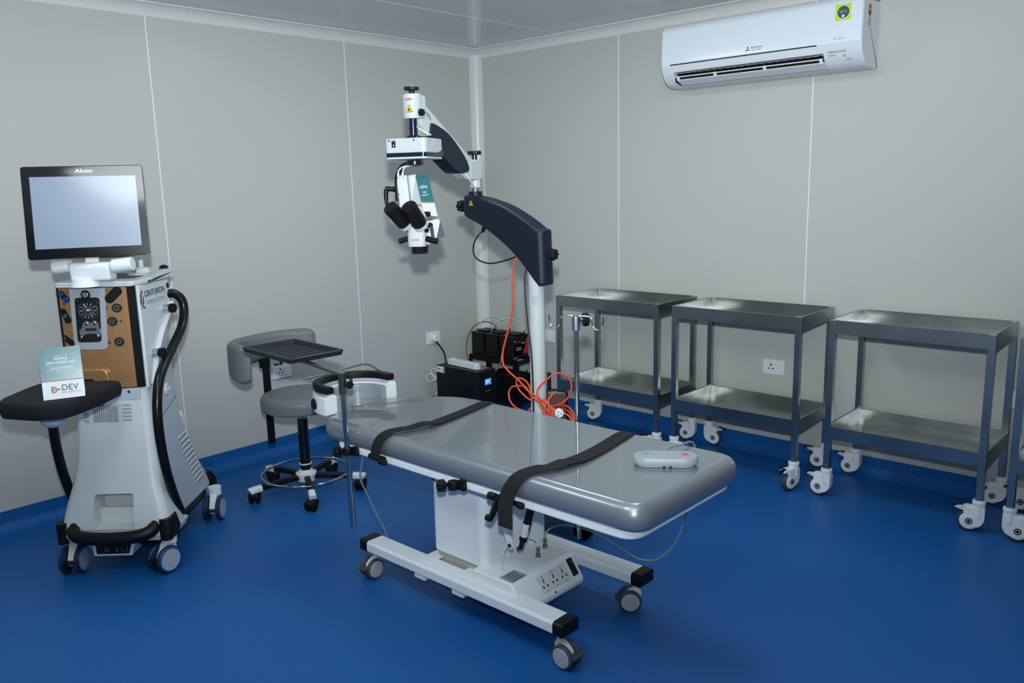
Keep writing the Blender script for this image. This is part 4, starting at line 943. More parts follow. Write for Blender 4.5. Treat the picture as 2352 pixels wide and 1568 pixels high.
# rear shell
b=MB()
sec=[(.10,.150,.30,.665,.03),(.165,.172,.15,.672,.03),(.26,.170,.15,.575,.03),(.36,.165,.155,.505,.03),(.48,.158,.16,.445,.03),(.60,.152,.16,.405,.03),(.72,.148,.115,.388,.02),(.86,.146,.115,.390,.02),(1.0,.144,.115,.398,.02),(1.13,.142,.115,.40,.02)]
b.loft([S(hu,w0,w1,r,z) for z,hu,w0,w1,r in sec]); rs=b.build('rear_shell',CONS2,cn,ang=40)
for k in range(11):
    z=.475-.0248*k; w0=.330+(.48-z)*.46; L=.092
    hu=.1578+(.48-z)*.051
    b=MB(); b.tube([(hu+.0005,w0,z-.002),(hu+.0005,w0+L,z+.006)],1,sec=rrect(.006,.009,.002,2),up=(0,0,1)); b.build('side_louvre',CONS,rs)
    b=MB(); b.tube([(hu+.0012,w0,z-.0085),(hu+.0012,w0+L,z-.0005)],1,sec=rrect(.004,.0018,.0006,1),up=(0,0,1)); b.build('side_slot',DGREY,rs)
b=MB(); b.lathe([(.001,.0),(.026,.0),(.028,.004),(.022,.010),(.001,.012)],(.147,.285,.715),(1,0,0),24); b.box((.158,.285,.712),(.010,.05,.010),bev=.004); b.build('turn_latch',CONS,rs)
for z0,z1,w0,w1 in ((.815,.828,.20,.385),(.605,.665,.18,.385)):
    b=MB(); b.tube([(.1515,w0,z0),(.1512,(w0+w1)/2,(z0+z1)/2),(.1505,w1,z1)],.0014,6); b.build('panel_seam',INKG,rs)
b=MB(); b.cyl((.166,.60,.235),(.172,.60,.235),.004,n=10); b.build('screw',STEEL,rs)
b=MB(); b.prism(rrect(.09,.15,.03),frame((.10,.400,.50),(1,0,0),(0,0,1),(0,1,0)),.06,bev=.008); b.build('rear_pack',WHITE2,rs)
# upper head: side cheeks sweeping down to the waist
hp_=roundpoly([(.100,1.194),(.396,1.187),(.418,1.16),(.418,1.095),(.396,1.045),(.33,1.0),(.25,.94),(.185,.875),(.14,.80),(.116,.762),(.100,.762)],[.011,.02,.02,.03,.04,.05,.05,.05,.04,.008,.008],4)
b=MB(); b.prism(hp_,YZ(-.158),.316,bev=.007,seg=3); hd_=b.build('upper_shell',CONS,cn)
for s in (-1,1):
    b=MB(); b.tube(spline([(s*.1585,.392,1.085),(s*.1595,.34,1.035),(s*.1595,.265,.975),(s*.1595,.20,.905),(s*.1595,.158,.835),(s*.1585,.132,.775)],6),1,sec=rrect(.008,.036,.0035,3),up=(1,0,0)); b.build('swoosh_trim',CONS,hd_)
b=MB(); b.cyl((.158,.388,1.158),(.160,.388,1.158),.013,n=20); b.build('side_cap',BLACK,hd_)
text('lettering','CENTURION',.0355,INKG,hd_,(.1588,.248,1.148),(0,1,.0),(0,0,1),sx=1.0,bold=.0004,local=True)
text('lettering','VISION SYSTEM',.0255,INKL,hd_,(.1588,.252,1.111),(0,1,.0),(0,0,1),local=True)
maroon=mat('maroon_ink','5a2026',rough=.5)
b=MB()
b.prism(roundpoly([(.100,1.090),(.112,1.094),(.128,1.104),(.142,1.098),(.150,1.090),(.138,1.092),(.120,1.098)],.003,2),YZ(.1586),.0006)
b.prism(roundpoly([(.112,1.100),(.104,1.125),(.108,1.150),(.122,1.168),(.134,1.166),(.122,1.156),(.116,1.140),(.117,1.118)],.003,2),YZ(.1586),.0006)
b.prism(roundpoly([(.122,1.102),(.136,1.110),(.138,1.135),(.128,1.150),(.130,1.130),(.124,1.115)],.003,2),YZ(.1586),.0006)
b.build('helmet_logo',maroon,hd_)
# lid
b=MB(); b.prism(roundpoly([(-.162,.062),(.150,.062),(.168,.16),(.168,.405),(-.168,.405),(-.168,.10)],[.02,.02,.04,.02,.02,.03],4),FXY(1.192),.022,bev=.006,seg=3); lid=b.build('lid',CONS,cn)
b=MB(); b.prism(rrect(.24,.22,.015,cx=-.01,cy=.28),FXY(1.2135),.002); b.build('lid_mat',DGREY,lid)
b=MB(); b.prism(roundpoly([(.16,1.196),(.215,1.216),(.41,1.234),(.43,1.228),(.43,1.208),(.25,1.202)],.006,3),YZ(.118),.052,bev=.006); b.build('lid_rail',CONS,lid)
b=MB(); b.sphere((.145,.40,1.234),.02,(1,1,.7)); b.build('rail_cap',BLACK,lid)
for u0,u1 in ((-.162,-.078),(.040,.150)):
    b=MB(); b.box(((u0+u1)/2,.0612,1.205),(u1-u0,.002,.0012)); b.build('panel_seam',INKL,lid)
b=MB(); b.lathe([(.060,0),(.060,.004),(.052,.008),(.040,.010),(.030,.028),(.018,.032)],(.075,.335,1.2145),n=32); b.cyl((.075,.335,1.246),(.075,.335,1.285),.010,n=16); b.build('rear_socket',CONS,lid)
# convex front panel
def arcp(u0,u1,dep,back,off=0.,n=16):
    return [(u0+(u1-u0)*k/n, dep+.95*((u0+(u1-u0)*k/n)+.022)**2-off) for k in range(n+1)]+[(u1,back),(u0,back)]
def fp(name,u0,u1,z0,z1,m,off,par=cn):
    b=MB(); b.prism(arcp(u0,u1,.066,.103,off),FXY(z0),z1-z0,bev=.0015); return b.build(name,m,par)
fp('side_strip',-.168,.147,.772,1.192,BLACKG,0)
cp=fp('copper_panel',-.155,.117,.776,1.190,COPPER,.003)
def wf(u,off=.0): return .066+.95*(u+.022)**2-off
def XF_(u,z,off): # frame on the panel surface facing the viewer
    sl_=2*.95*(u+.022); r=V((1,sl_,0)).normalized(); return frame((u,wf(u,off),z),tuple(r),(0,0,1))
b=MB(); sp=roundpoly([(-.104,1.189),(.040,1.189),(.025,.940),(-.112,.940)],[0,0,.018,.018],5)
def bend(poly,off,th,m,name,par,sub=6):
    """flat outline laid over the curved panel"""
    t=bmesh.new(); vs=[t.verts.new((p[0],0,p[1])) for p in poly]; t.faces.new(vs)
    bmesh.ops.triangulate(t,faces=t.faces[:]); bmesh.ops.subdivide_edges(t,edges=t.edges[:],cuts=sub,use_grid_fill=True)
    r=bmesh.ops.extrude_face_region(t,geom=t.faces[:])
    for v in [g_ for g_ in r['geom'] if isinstance(g_,bmesh.types.BMVert)]: v.co.y=-th
    for v in t.verts: v.co.y+=wf(v.co.x,off)
    bb=MB(); bb.merge(t); return bb.build(name,m,par,ang=30)
sv=bend(sp,.003,.0025,SILVER,'silver_panel',cp)
ins=roundpoly([(-.086,1.152),(.016,1.152),(.004,.970),(-.094,.970)],.014,4)
inn=bend(ins,.0055,.0008,DARK,'cassette_bay',cp)
bend([(-.0385+p[0],1.163+p[1]) for p in circ(.0195,20)],.0055,.0008,BLACK,'bay_tab',cp)
b=MB(); b.lathe([(.001,.004),(.010,.004),(.0125,.002),(.013,0)],(-.0385,wf(-.0385,.0063),1.163),(0,-1,0),20); b.build('bay_button',ALU,cp)
# pump rotor and roller plate inside the bay
PW=wf(-.033,.0068)
b=MB(); b.torus((-.033,PW-.004,1.100),.0375,.0016,48,8,(0,1,0)); b.build('rotor_ring',CHROME,inn)
for k in range(12):
    a=2*PI*k/12; b=MB(); b.prism([(.012*math.cos(a-.12),.012*math.sin(a-.12)),(.033*math.cos(a-.13),.033*math.sin(a-.13)),(.033*math.cos(a+.13),.033*math.sin(a+.13)),(.012*math.cos(a+.12),.012*math.sin(a+.12))],frame((-.033,PW-.002,1.100),(1,0,0),(0,0,1)),.004,bev=.0008); b.build('rotor_blade',CHROME if k%2 else ALU,inn)
b=MB(); b.lathe([(.001,.012),(.006,.011),(.011,.006),(.014,0)],(-.033,PW-.001,1.100),(0,-1,0),20); b.build('rotor_hub',CHROME,inn)
pp=roundpoly([(-.062,1.046),(-.046,1.062),(-.030,1.048),(-.014,1.062),(.002,1.048),(.002,1.028),(.010,1.012),(.004,.996),(-.018,1.006),(-.048,1.005),(-.074,.996),(-.080,1.014),(-.066,1.030)],.006,3)
b=MB(); b.prism(pp,frame((0,PW-.001,0),(1,0,0),(0,0,1)),.003,bev=.0008); pl_=b.build('roller_plate',ALU,inn)
b=MB(); b.prism(rrect(.046,.010,.005,3,-.031,1.023),frame((0,PW-.0038,0),(1,0,0),(0,0,1)),.0006); b.build('plate_slot',DARK,pl_)
for u0,z0,r0 in ((-.046,1.048,.0085),(-.014,1.049,.0085),(-.070,.992,.006),(-.004,.995,.006),(-.075,1.022,.004),(.004,1.022,.004)):
    b=MB(); b.lathe([(.001,.008),(r0*.5,.008),(r0*.9,.006),(r0,.002),(r0,0)],(u0,PW-.001,z0),(0,-1,0),16); b.build('roller_pin',CHROME,pl_)
for u0,z0 in ((-.072,1.138),(.004,1.138),(-.080,1.11),(.008,1.128),(-.078,1.06),(.008,1.075)):
    b=MB(); b.box((u0,PW-.002,z0),(.010,.004,.004),bev=.001); b.build('bay_pin',STEEL,inn)
# connectors on the copper panel
def capsule(u0,z0,u1,z1,r,name,m=BLACKG):
    um,zm=(u0+u1)/2,(z0+z1)/2; L=math.hypot(u1-u0,z1-z0); a=math.atan2(z1-z0,u1-u0)
    P=[(um+x*math.cos(a)-y*math.sin(a),zm+x*math.sin(a)+y*math.cos(a)) for x,y in rrect(L+2*r,2*r,r*.98,6)]
    return bend(P,.003,.003,m,name,cp,3)
def ring(u,z,r,m,name,par,off=.006,th=.004,t=.3):
    X=XF_(u,z,off); b=MB(); b.lathe([(r*(1-t),0),(r*(1-t),th),(r*.93,th),(r,th*.6),(r,0)],X.translation,tuple(X.to_3x3()@V((0,0,1))),24,cap=(False,False)); return b.build(name,m,par)
k1=capsule(-.143,1.167,-.123,1.146,.0135,'twin_port'); ring(-.143,1.167,.0088,BLUE,'port_ring',k1); ring(-.123,1.146,.0088,BLUE,'port_ring',k1)
k2=capsule(-.143,1.095,-.126,1.062,.014,'single_port'); ring(-.134,1.079,.0075,CHROME,'port_ring',k2,t=.6)
k3=capsule(-.150,.988,-.122,.968,.012,'lower_port'); ring(-.150,.986,.006,CHROME,'port_ring',k3,t=.6)
k4=capsule(.083,1.173,.054,1.145,.0185,'wide_port'); 
for u0,z0 in ((.076,1.106),(.054,1.052),(.071,.968)):
    k=bend([(u0+p[0],z0+p[1]) for p in circ(.0185,22)],.003,.003,BLACK,'round_port',cp,3); ring(u0,z0,.0145,STEEL,'port_ring',k,t=.25); ring(u0,z0,.0095,CHROME,'inner_ring',k,t=.45)
for u0,z0 in ((.035,1.107),(.086,1.052),(.032,.966),(-.136,1.128),(-.140,1.055)):
    bend([(u0-.005,z0-.006),(u0+.005,z0-.006),(u0+.005,z0+.006),(u0-.005,z0+.006)],.003,.0004,INKG,'port_icon',cp,1)
for u0,z0 in ((.045,1.186-.006),(-.115,1.178),(-.118,.998)):
    b=MB(); X=XF_(u0,z0,.0032); b.tube([tuple(X@V((p[0],p[1],0))) for p in rrect(.013,.013,.001,1)],.0005,4,True); b.tube([tuple(X@V((.0065 if u0>0 else -.0065,0,0))),tuple(X@V((.03 if u0>0 else -.018,0,0)))],.0004,4); b.box((0,0,0),(.002,.008,.001),X=X); b.build('port_icon',INKG,cp)
b=MB(); b.tube([(.098,wf(.098,.0032),1.14),(.099,wf(.099,.0032),.945)],.0004,4); b.tube([(.099,wf(.099,.0032),.945),(.060,wf(.060,.0032),.945)],.0004,4); b.build('guide_line',INKG,cp)
# rounded cassette nose at the foot of the panel
b=MB(); nose=roundpoly([(-.115,.862),(.020,.862),(.028,.79),(-.118,.79)],[.014,.024,.012,.012],5)
b.prism(nose,frame((0,.075,0),(1,0,0),(0,0,1)),.032,bev=.009,seg=4); ns=b.build('cassette_nose',COPPER,cp)
b=MB(); b.prism(rrect(.062,.018,.004,3,-.068,.812),frame((0,.0432,0),(1,0,0),(0,0,1)),.001); b.build('nose_slot',DARK,ns)
# monitor on its hinge
b=MB(); b.cyl((-.020,.045,1.2),(-.020,.045,1.232),.06,.05,n=36); b.prism(roundpoly([(.012,1.222),(.075,1.222),(.078,1.282),(.05,1.296),(.018,1.296),(.005,1.28)],.012,4),YZ(-.066),.158,bev=.010,seg=3); hg=b.build('monitor_neck',WHITE2,cn)
for u0,u1 in ((-.136,-.070),(.096,.178)):
    b=MB(); b.cyl((u0,.035,1.278),(u1,.035,1.285),.027,n=30,bev=.006); b.build('hinge_barrel',WHITE2,hg)
mc=M.Translation((.016,.039,1.493))@M.Rotation(R(63.5-43),4,'Z')@M.Rotation(R(-12.4),4,'X')
XM=mc@frame((0,0,0),(1,0,0),(0,0,1),(0,-1,0))
b=MB(); b.prism(rrect(.430,.362,.012,5),XM@M.Translation((0,0,-.034)),.034,bev=.003); mn=b.build('monitor',BLACKG,cn,label='black-framed monitor with a pale lit screen')
b=MB(); b.prism([(-.1865,-.141),(.1865,-.141),(.1865,.1385),(-.1865,.1385)],XM@M.Translation((0,0,-.0004)),.0008); b.build('screen',SCREEN,mn)
text('lettering','Alcon',.021,INKW,mn,XM@V((.004,.1595,.0006)),XM.to_3x3()@V((1,0,0)),XM.to_3x3()@V((0,1,0)),bold=.0005,sx=1.25,local=True)
b=MB(); b.prism(rrect(.20,.14,.02),XM@M.Translation((0,-.02,-.060)),.03,bev=.008); b.build('monitor_back',WHITE2,mn)
b=MB(); b.prism(rrect(.05,.10,.01,cy=-.16),XM@M.Translation((0,0,-.056)),.024,bev=.005); b.build('monitor_mount',WHITE2,mn)
# black tubular side handles
for s in (1,-1):
    P=[(.140,.385,1.118),(.170,.415,1.118),(.196,.430,1.090),(.205,.425,1.040),(.208,.37,.972),(.210,.245,.905),(.212,.10,.826),(.214,.035,.730),(.214,.020,.60),(.214,.045,.435),(.214,.100,.29),(.214,.150,.20)]
    P=[(s*a,b_,c) for a,b_,c in P]
    b=MB(); b.tube(spline(P,7),.0195,16); hn=b.build('side_handle',HANDLE,cn)
    for (w,z) in ((.318,1.066),(.165,.90)):
        b=MB(); b.cyl((s*.135,w+.010,z-.004),(s*.192,w+.004,z),.0185,n=24); b.build('handle_post',ALU,hn)
        b=MB(); b.cyl((s*.189,w+.004,z),(s*.206,w,z),.0200,n=24); b.build('post_sleeve',RUB,hn)
# bumper, pedal box, corner guards, under-chassis
b=MB(); b.tube(spline([(-.165,.01,.212),(-.166,-.012,.198),(-.150,-.036,.185),(-.10,-.056,.178),(0,-.064,.176),(.10,-.056,.178),(.150,-.036,.187),(.166,-.012,.200),(.165,.01,.214)],6),[.022]*6+[.0265]*37+[.022]*6,16); b.build('bumper_bar',BLACK,cn)
b=MB(); b.loft([S(.222,-.005,.20,.03,.140),S(.232,-.018,.20,.03,.168)]); b.build('lower_skirt',CONS,cn)
b=MB(); b.box((0,.30,.135),(.34,.56,.06),bev=.02); b.build('under_chassis',BLACK,cn)
b=MB(); b.prism([(-.095,.155),(.095,.155),(.070,.086),(-.086,.086)],XZ(-.030),.09,bev=.003); pb=b.build('pedal_box',CONS,cn)
b=MB(); b.prism([(-.076,.150),(.076,.150),(.060,.096),(-.074,.096)],XZ(-.0312),.002); b.build('pedal_recess',BLACK,pb)
text('pedal_mark','Σ',.018,INKL,pb,(-.026,-.0318,.112),(1,0,0),(0,0,1),local=True); text('pedal_mark','Σ',.018,INKL,pb,(.012,-.0318,.112),(1,0,0),(0,0,1),local=True)
b=MB(); b.tube([(.030,-.0316,.124),(.030,-.0316,.103),(.054,-.0316,.103),(.054,-.0316,.126)],.0007,4); b.tube([(-.038,-.0316,.124),(-.038,-.0316,.105),(-.050,-.0316,.101)],.0007,4); b.build('pedal_outline',INKL,pb)
def guard(P,z0,z1,nm='corner_guard'):
    b=MB(); b.loft([[(x,y,z0) for x,y in P],[(x,y,z1) for x,y in P]]); return b.build(nm,BLACK,cn)
guard(roundpoly([(-.238,-.026),(-.195,-.026),(-.195,.05),(-.238,.05)],.02,4),.138,.225)
b=MB(); b.loft([S(.024,-.028,.075,.018,.146,5,.212),S(.028,-.028,.085,.02,.175,5,.214),S(.024,-.018,.075,.018,.232,5,.208)]); b.build('corner_guard',BLACK,cn)
b=MB(); b.prism(roundpoly([(.08,.245),(.12,.20),(.22,.13),(.15,.125),(.04,.15)],.01,3),YZ(.165),.045,bev=.004); b.build('side_guard',BLACK,cn)
for s in (-1,1):
    b=MB(); b.prism(roundpoly([(.575,.232),(.602,.232),(.676,.165),(.668,.135),(.625,.130),(.610,.17)],.008,3),YZ(s*.165-.022),.044,bev=.006); b.build('corner_guard',BLACK,cn)
# big twin casters
def bigcaster(u,w,rz,disc=False):
    X=M.Translation((u,w,0))@M.Rotation(rz,4,'Z'); r=.058
    b=MB(); b.cyl((0,0,.118),(0,0,.155),.030,n=24,X=X); b.prism(roundpoly([(.020,.130),(.024,.05),(-.012,.03),(-.060,.035),(-.066,.06),(-.030,.130)],.014,4),X@XZ(-.0165),.033,bev=.006); k=b.build('caster',WHITE2,cn)
    for s in (-1,1):
        b=MB(); b.lathe([(.02,-.011),(r-.006,-.011),(r,-.006),(r,.006),(r-.006,.011),(.02,.011)],(-.034,s*.0305,r+.0005),(0,1,0),32,X=X); wv=b.build('wheel',BLUETYRE,k)
        b=MB(); b.lathe([(.001,.0105),(r-.012,.0105),(r-.014,.013),(.001,.0135)],(-.034,s*.0305,r+.0005),(0,s,0),32,X=X); b.build('hub_disc',GREYW,k)
        b=MB(); b.lathe([(r-.012,.010),(r-.012,.0132),(r-.008,.0125),(r-.007,.010)],(-.034,s*.0305,r+.0005),(0,s,0),32,X=X,cap=(False,False)); b.build('hub_ring',BLUE,k)
    b=MB(); b.box((-.078,0,.062),(.03,.042,.008),bev=.003,X=X); b.build('brake_pedal',BLACK,k)
bigcaster(-.195,.045,R(93)); bigcaster(.205,.030,R(60)); bigcaster(.208,.575,R(92)); bigcaster(-.208,.575,R(80))
# draped instrument shelf on a swing arm
b=MB(); TP=roundpoly([(.110,-.045),(.085,-.028),(-.205,-.058),(-.214,-.15),(-.212,-.30),(-.18,-.36),(-.02,-.408),(.072,-.376),(.105,-.22)],[.006,.012,.02,.05,.04,.04,.08,.05,.08],6)
rg=[]
for z,d in ((.772,.004),(.774,.001),(.800,-.006),(.822,-.003),(.830,.004),(.833,.012)): 
    rg.append([(p.x,p.y,z) for p in inset(TP,-d if sum(TP[i-1][0]*TP[i][1]-TP[i][0]*TP[i-1][1] for i in range(len(TP)))<0 else d)])
b.loft(rg); sh=b.build('shelf_drape',CLOTH,cn,ang=50)
b=MB(); b.sphere((-.055,-.25,.757),.052,(1,1,1)); b.box((-.02,-.25,.760),(.075,.06,.03),bev=.01); b.box((-.02,-.12,.755),(.05,.24,.03),bev=.012); b.box((.01,.04,.735),(.05,.16,.03),bev=.01); b.build('shelf_arm',CONS2,cn)
# ------------------------------------------------------------------ folded card on the shelf
YAW=R(69.6); LC=V((1.093,-3.281,0)); w_=.1335; hgt=.186; tl=R(15.1)
dc=thing('display_card','teal and white folded eye hospital card standing on the black draped console shelf','card',(1.12,-3.29,.835))
uu=V((math.cos(YAW),math.sin(YAW),0)); ww=V((-math.sin(YAW),math.cos(YAW),0)); vv=V((0,0,math.cos(tl)))+ww*math.sin(tl)
c_=V((1.092,-3.282,.9245)); BL=c_-uu*w_/2-vv*hgt/2; BRr=c_+uu*w_/2-vv*hgt/2; TL=c_-uu*w_/2+vv*hgt/2; TR=c_+uu*w_/2+vv*hgt/2
nf=uu.cross(vv).normalized()
def P4(a0,a1,b0,b1,o): return [BL+uu*w_*a0+vv*hgt*b0+nf*o,BL+uu*w_*a1+vv*hgt*b0+nf*o,BL+uu*w_*a1+vv*hgt*b1+nf*o,BL+uu*w_*a0+vv*hgt*b1+nf*o]
def cardq(name,a0,a1,b0,b1,o,m,par,th=.0003):
    b=MB(); P=P4(a0,a1,b0,b1,o); Q=[p+nf*th for p in P]
    b.add([tuple(p) for p in P+Q],[(3,2,1,0),(4,5,6,7),(0,1,5,4),(1,2,6,5),(2,3,7,6),(3,0,4,7)]); return b.build(name,m,par)
fr_=cardq('front_leaf',0,1,0,1,0,PAPER,dc,.0008)
b=MB(); bk=[TL,TR,TR-V((0,0,hgt*math.cos(tl)))+ww*.055,TL-V((0,0,hgt*math.cos(tl)))+ww*.055]; quad(b,bk); b.build('back_leaf',PAPER,dc)
b=MB(); quad(b,[BL,BRr,BRr+ww*.10,BL+ww*.10]); b.build('foot_leaf',PAPER,dc)
cardq('teal_print',0,1,.365,1,.0009,TEAL,fr_); cardq('gold_rule',0,1,.345,.366,.0010,GOLD,fr_)
def onc(a,b_,o=.0014): return BL+uu*w_*a+vv*hgt*b_+nf*o
b=MB(); b.tube([onc(.5+p[0],.745+p[1]) for p in rrect(.70,.20,.03,3)],.0005,4,True); b.build('title_box',INKW,fr_)
text('title','મોતીયાનું',.0135,INKW,fr_,onc(.5,.782),uu,vv,bold=.0002)
text('title','લેસર ઓપરેશન માટે',.0125,INKW,fr_,onc(.5,.705),uu,vv,bold=.0002)
text('subtitle','Centurion Active',.0105,INKW,fr_,onc(.5,.605),uu,vv,bold=.0001)
text('subtitle','World-class and advanced phaco machine',.0056,INKW,fr_,onc(.5,.560),uu,vv)
text('subtitle','(Alcon, USA)',.0056,INKW,fr_,onc(.5,.525),uu,vv)
text('clinic_name','DEV',.030,INKG,fr_,onc(.655,.205),uu,vv)
text('clinic_name','EYE HOSPITAL',.0095,INKL,fr_,onc(.675,.115),uu,vv,sx=1.05)
X=frame(tuple(onc(.30,.185,.0008)),tuple(uu),tuple(vv),tuple(nf))
b=MB(); b.prism([(-.011,-.015),(-.011,.015),(.013,.0)],X,.0008); b.build('eye_logo',PEACH,fr_)
b=MB(); b.tube([tuple(X@V((-.003+.009*math.cos(a),.0105*math.sin(a),.001))) for a in [2*PI*k/24 for k in range(24)]],.0008,4,True); b.tube([tuple(X@V((-.010+.002*math.cos(a),.004*math.sin(a),.001))) for a in [2*PI*k/12 for k in range(12)]],.0008,4,True); b.tube([tuple(X@V((.008,0,.001))),tuple(X@V((.019,0,.001)))],.0008,4); b.prism([(.010,-.004),(.015,0),(.010,.004)],X,.0012); b.build('logo_lines',INKG,fr_)
# ------------------------------------------------------------------ power backup in the room corner
up_=thing('power_backup','black tower power backup unit with a small lit blue display, in the room corner','power backup',(.35,-.535,0))
x0,x1,y0,y1,H_u=.148,.552,-.625,-.455,.36
b=MB(); b.box(((x0+x1-.035)/2,(y0+y1)/2,H_u/2+.006),(x1-x0-.035,y1-y0,H_u-.012),bev=.004); b.build('cabinet',BLACK,up_)
b=MB(); b.prism(roundpoly([(x1-.036,y0-.002),(x1-.008,y0-.002),(x1,y0+.02),(x1,y1-.02),(x1-.008,y1+.002),(x1-.036,y1+.002)],.006,3),FXY(.004),H_u-.004,bev=.004); fr2=b.build('front_cover',BLACK,up_)
b=MB(); b.prism(rrect(.060,.042,.004),frame((x1+.0002,-.535,.283),(0,1,0),(0,0,1),(1,0,0)),.001); dsp=b.build('display',LCD,fr2)
b=MB()
for k,(yy,zz,w) in enumerate(((-.012,.008,.014),(.010,.008,.018),(-.006,-.002,.026),(.016,-.008,.008),(-.015,-.010,.010))): b.box((x1+.0014,-.535+yy,.283+zz),(.0004,w,.004))
b.build('display_digits',LCDW,dsp)
b=MB(); b.box((x1+.0006,-.535,.222),(.0008,.06,.0022)); b.build('front_line',INKL,fr2)
b=MB(); b.box((x0+.045,y0-.0006,.335),(.075,.001,.042)); lb=b.build('spec_sticker',PAPER,up_)
b=MB(); b.box((x0+.030,y0-.0014,.338),(.03,.0006,.006)); b.box((x0+.030,y0-.0014,.328),(.022,.0006,.003)); b.box((x0+.073,y0-.0014,.335),(.008,.0006,.03)); b.build('sticker_text',INKG,lb)
b=MB(); b.box((x1-.075,-.52,H_u+.0005),(.06,.09,.001)); b.build('top_sticker',PLATE,up_)
for x in (x0+.05,x1-.08):
    for y in (y0+.03,y1-.03):
        b=MB(); b.cyl((x,y,0),(x,y,.014),.014,n=12); b.build('foot',RUB,up_)
# power strip on top
ps=thing('power_strip','white four-way power strip lying on the black power backup unit','power strip',(.345,-.545,H_u+.001))
X=M.Translation((.345,-.548,H_u+.0015))@M.Rotation(R(-4),4,'Z')
b=MB(); b.prism(roundpoly([(-.145,-.028),(.145,-.028),(.155,0),(.145,.028),(-.145,.028)],.012,4),X,.020,bev=.003); b.build('base',WHITE2,ps)
b=MB(); b.prism(roundpoly([(-.147,-.026),(.143,-.026),(.152,0),(.143,.026),(-.147,.026)],.012,4),X@M.Translation((0,0,.020)),.016,bev=.004); b.build('top_shell',WHITE2,ps)
for k in range(4):
    b=MB(); b.box((-.035+.048*k,0,.0375),(.036,.040,.004),bev=.002,X=X); o=b.build('outlet',WHITE2,ps)
    b=MB()
    for yy,xx in ((.010,0),(-.006,.008),(-.006,-.008)): b.cyl((-.035+.048*k+xx,yy,.0393),(-.035+.048*k+xx,yy,.0400),.003,n=10,X=X)
    b.build('pin_holes',DARK,o)
b=MB(); b.box((-.115,0,.0375),(.03,.035,.008),bev=.003,X=X); b.build('strip_switch',WHITE2,ps)
b=MB(); b.tube(spline([tuple(X@V((-.147,0,.014))),(.175,-.53,.368),(.150,-.50,.345),(.135,-.46,.28),(.10,-.44,.16),(.08,-.44,.05)],6),.0042,8); b.build('cord',WCAB,ps)
# coiled white lead by the wall
t=thing('coiled_lead','white power lead looped in a small coil between the left wall and the power backup','cable',(.10,-.58,.2))
L0=[(.135,-.60,.300),(.115,-.61,.325),(.092,-.615,.318),(.085,-.615,.296),(.098,-.615,.275),(.125,-.612,.268),(.140,-.61,.262),(.11,-.62,.240),(.075,-.63,.235),(.052,-.63,.25),(.056,-.628,.275),(.085,-.622,.285),(.115,-.615,.270),(.125,-.61,.25),(.110,-.61,.238),(.095,-.61,.25),(.100,-.608,.272),(.12,-.605,.265),(.132,-.60,.23),(.130,-.605,.17),(.11,-.62,.10),(.09,-.63,.03),(.10,-.62,.006)]
b=MB(); b.tube(spline(L0,6),.0040,8); b.build('lead',WCAB,t)
# battery rack
rk=thing('battery_rack','black steel two-tier battery rack against the right wall by the room corner','rack',(.29,-.12,0))
rx0,rx1,ry0,ry1=.058,.520,-.215,-.020
def angle(b,p,d): b.box(p,d)
for z,nm in ((.355,'upper_shelf'),(.075,'lower_shelf')):
    b=MB()
    for y in (ry0,ry1): b.box(((rx0+rx1)/2,y,z-.012),(rx1-rx0,.006,.030)); b.box(((rx0+rx1)/2,y+(.015 if y==ry0 else -.015),z),(rx1-rx0,.03,.004))
    for x in (rx0,rx1): b.box((x,(ry0+ry1)/2,z-.012),(.006,ry1-ry0,.030))
    for k in range(3): b.box((rx0+.10+.13*k,(ry0+ry1)/2,z-.001),(.03,ry1-ry0,.003))
    b.build(nm,BLACK,rk)
for x in (rx0+.012,rx1-.012):
    for y in (ry0+.012,ry1-.012):
        b=MB(); b.box((x-.010*(1 if x<.3 else -1)*1,y,.178),(.004,.030,.355)); b.box((x,y-(.012 if y<-.1 else -.012),.178),(.030,.004,.355)); b.build('leg',BLACK,rk)
b=MB(); b.box((.27,ry0-.001,.30),(.028,.005,.10)); b.build('hanger_strip',BLACK,rk)
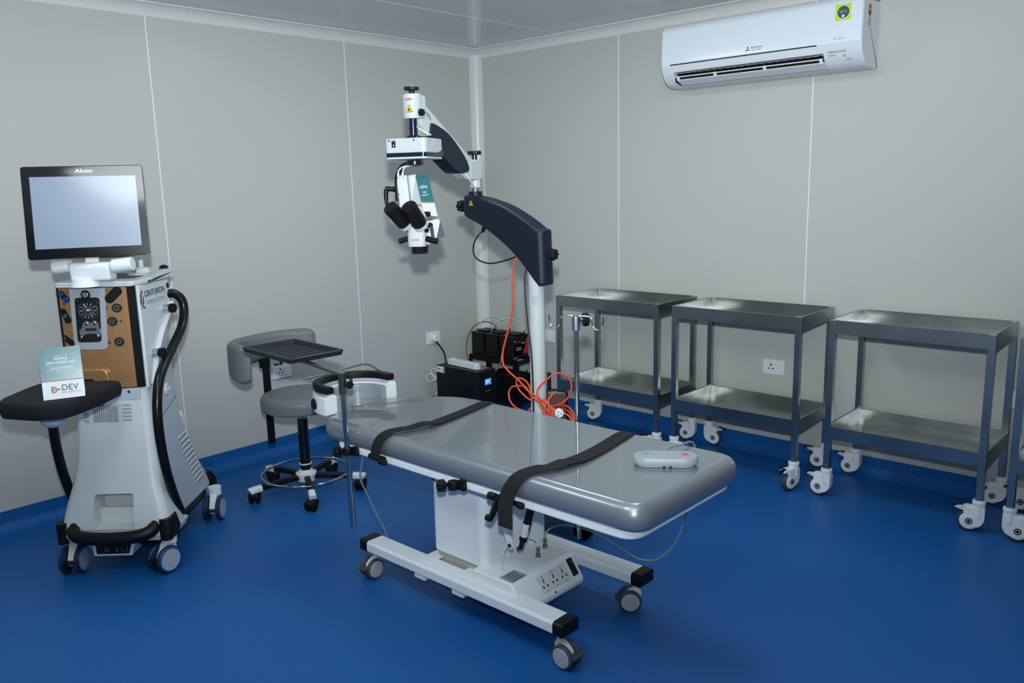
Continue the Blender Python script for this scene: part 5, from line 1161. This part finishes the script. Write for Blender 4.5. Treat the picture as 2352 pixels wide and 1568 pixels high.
def battery(x,y,z,label,front=False):
    t=thing('battery',label,'battery',(x,y,z),0,'black backup batteries on the rack',world=False)
    w,d,h=.121,.165,.165
    b=MB(); b.box((0,0,h/2-.008),(w,d,h-.016),bev=.004); b.build('case',BLACK,t)
    b=MB(); b.box((0,0,h-.010),(w+.003,d+.003,.018),bev=.003); b.box((0,.012,h+.004),(w*.86,d*.62,.010),bev=.003); b.build('top_cover',BLACK,t)
    for s,m in ((-1,RED),(1,BLACK)):
        px,py=(-.018,-d/2+.020) if s<0 else (.045,d/2-.022)
        b=MB(); b.cyl((px,py,h-.002),(px,py,h+.006),.0065,n=12); b.box((px,py-.006,h+.004),(.012,.012,.004)); k=b.build('terminal',ALU,t)
        b=MB(); b.cyl((px,py+.004,h+.004),(px,py+.006,h+.024),.004,n=10); b.build('terminal_boot',m,k)
    if front:
        X=frame((w/2+.0008,0,0),(0,1,0),(0,0,1),(1,0,0))
        b=MB(); b.prism(roundpoly([(-.070,.050),(-.062,.028),(-.025,.022),(.01,.030),(.05,.075),(.062,.135),(.078,.135),(.078,.030),(.05,.030),(.035,.045),(.0,.040),(-.04,.034),(-.058,.05),(-.060,.085),(.02,.108),(.03,.112),(-.066,.095)],.004,2),X,.0005); b.build('red_swoosh',RED,t,label='red printed swoosh')
        text('lettering','POWERSAFE',.0125,RED,t,X@V((-.018,.118,.0007)),(0,1,0),(0,0,1),local=True)
        text('lettering','PLUS',.012,INKW,t,X@V((.030,.106,.0010)),(0,1,0),(0,0,1),local=True)
        text('lettering','EXIDE',.014,RED,t,X@V((.045,.030,.0012)),(0,1,0),(0,0,1),local=True)
        b=MB()
        for k in range(4): b.box((w/2+.0014,-.018+.002*k,.082-.0075*k),(.0005,.062-.006*(k%2),.0032))
        b.box((w/2+.0014,-.052,.012),(.0005,.05,.0025)); b.box((w/2+.0014,-.056,.006),(.0005,.04,.0025)); b.box((w/2+.0014,-.056,.128),(.0005,.022,.007))
        b.build('spec_text',INKL,t)
    return t
zb=.3575
battery(.128,-.115,zb,'black battery nearest the left wall on the rack top tier')
battery(.268,-.117,zb,'plain black battery in the middle of the rack top tier')
battery(.408,-.118,zb,'black battery with a red label, nearest the microscope column on the top tier',True)
battery(.290,-.117,.0775,'black battery on the rack lower tier, just right of the power backup unit')
battery(.425,-.117,.0775,'black battery on the rack lower tier, behind the white column')
def wire(name,label,P,r,m):
    t=thing(name,label,'wire',P[0]); b=MB(); b.tube(spline(P,8),r,8); b.build('strand',m,t)
wire('jumper_wire','white jumper wire arching from the left battery to the middle battery',[(.115,-.172,.545),(.122,-.165,.575),(.150,-.13,.615),(.205,-.09,.628),(.260,-.06,.605),(.295,-.045,.570),(.313,-.055,.545)],.0022,WCAB)
wire('jumper_wire','white jumper wire arching over the middle battery to the red-labelled battery',[(.250,-.174,.545),(.262,-.165,.580),(.30,-.125,.618),(.350,-.09,.625),(.405,-.07,.612),(.438,-.055,.580),(.449,-.056,.545)],.0022,WCAB)
wire('battery_lead','black lead hanging from the left battery down to the power backup',[(.177,-.055,.545),(.165,-.06,.565),(.12,-.10,.585),(.075,-.16,.565),(.045,-.20,.50),(.03,-.215,.43),(.04,-.225,.36),(.075,-.235,.31),(.10,-.24,.28)],.0026,BCAB)
wire('battery_lead','thin white lead between the two battery tiers',[(.385,-.205,.40),(.378,-.215,.385),(.380,-.219,.365),(.37,-.22,.33),(.33,-.215,.30),(.31,-.20,.26)],.0020,WCAB)
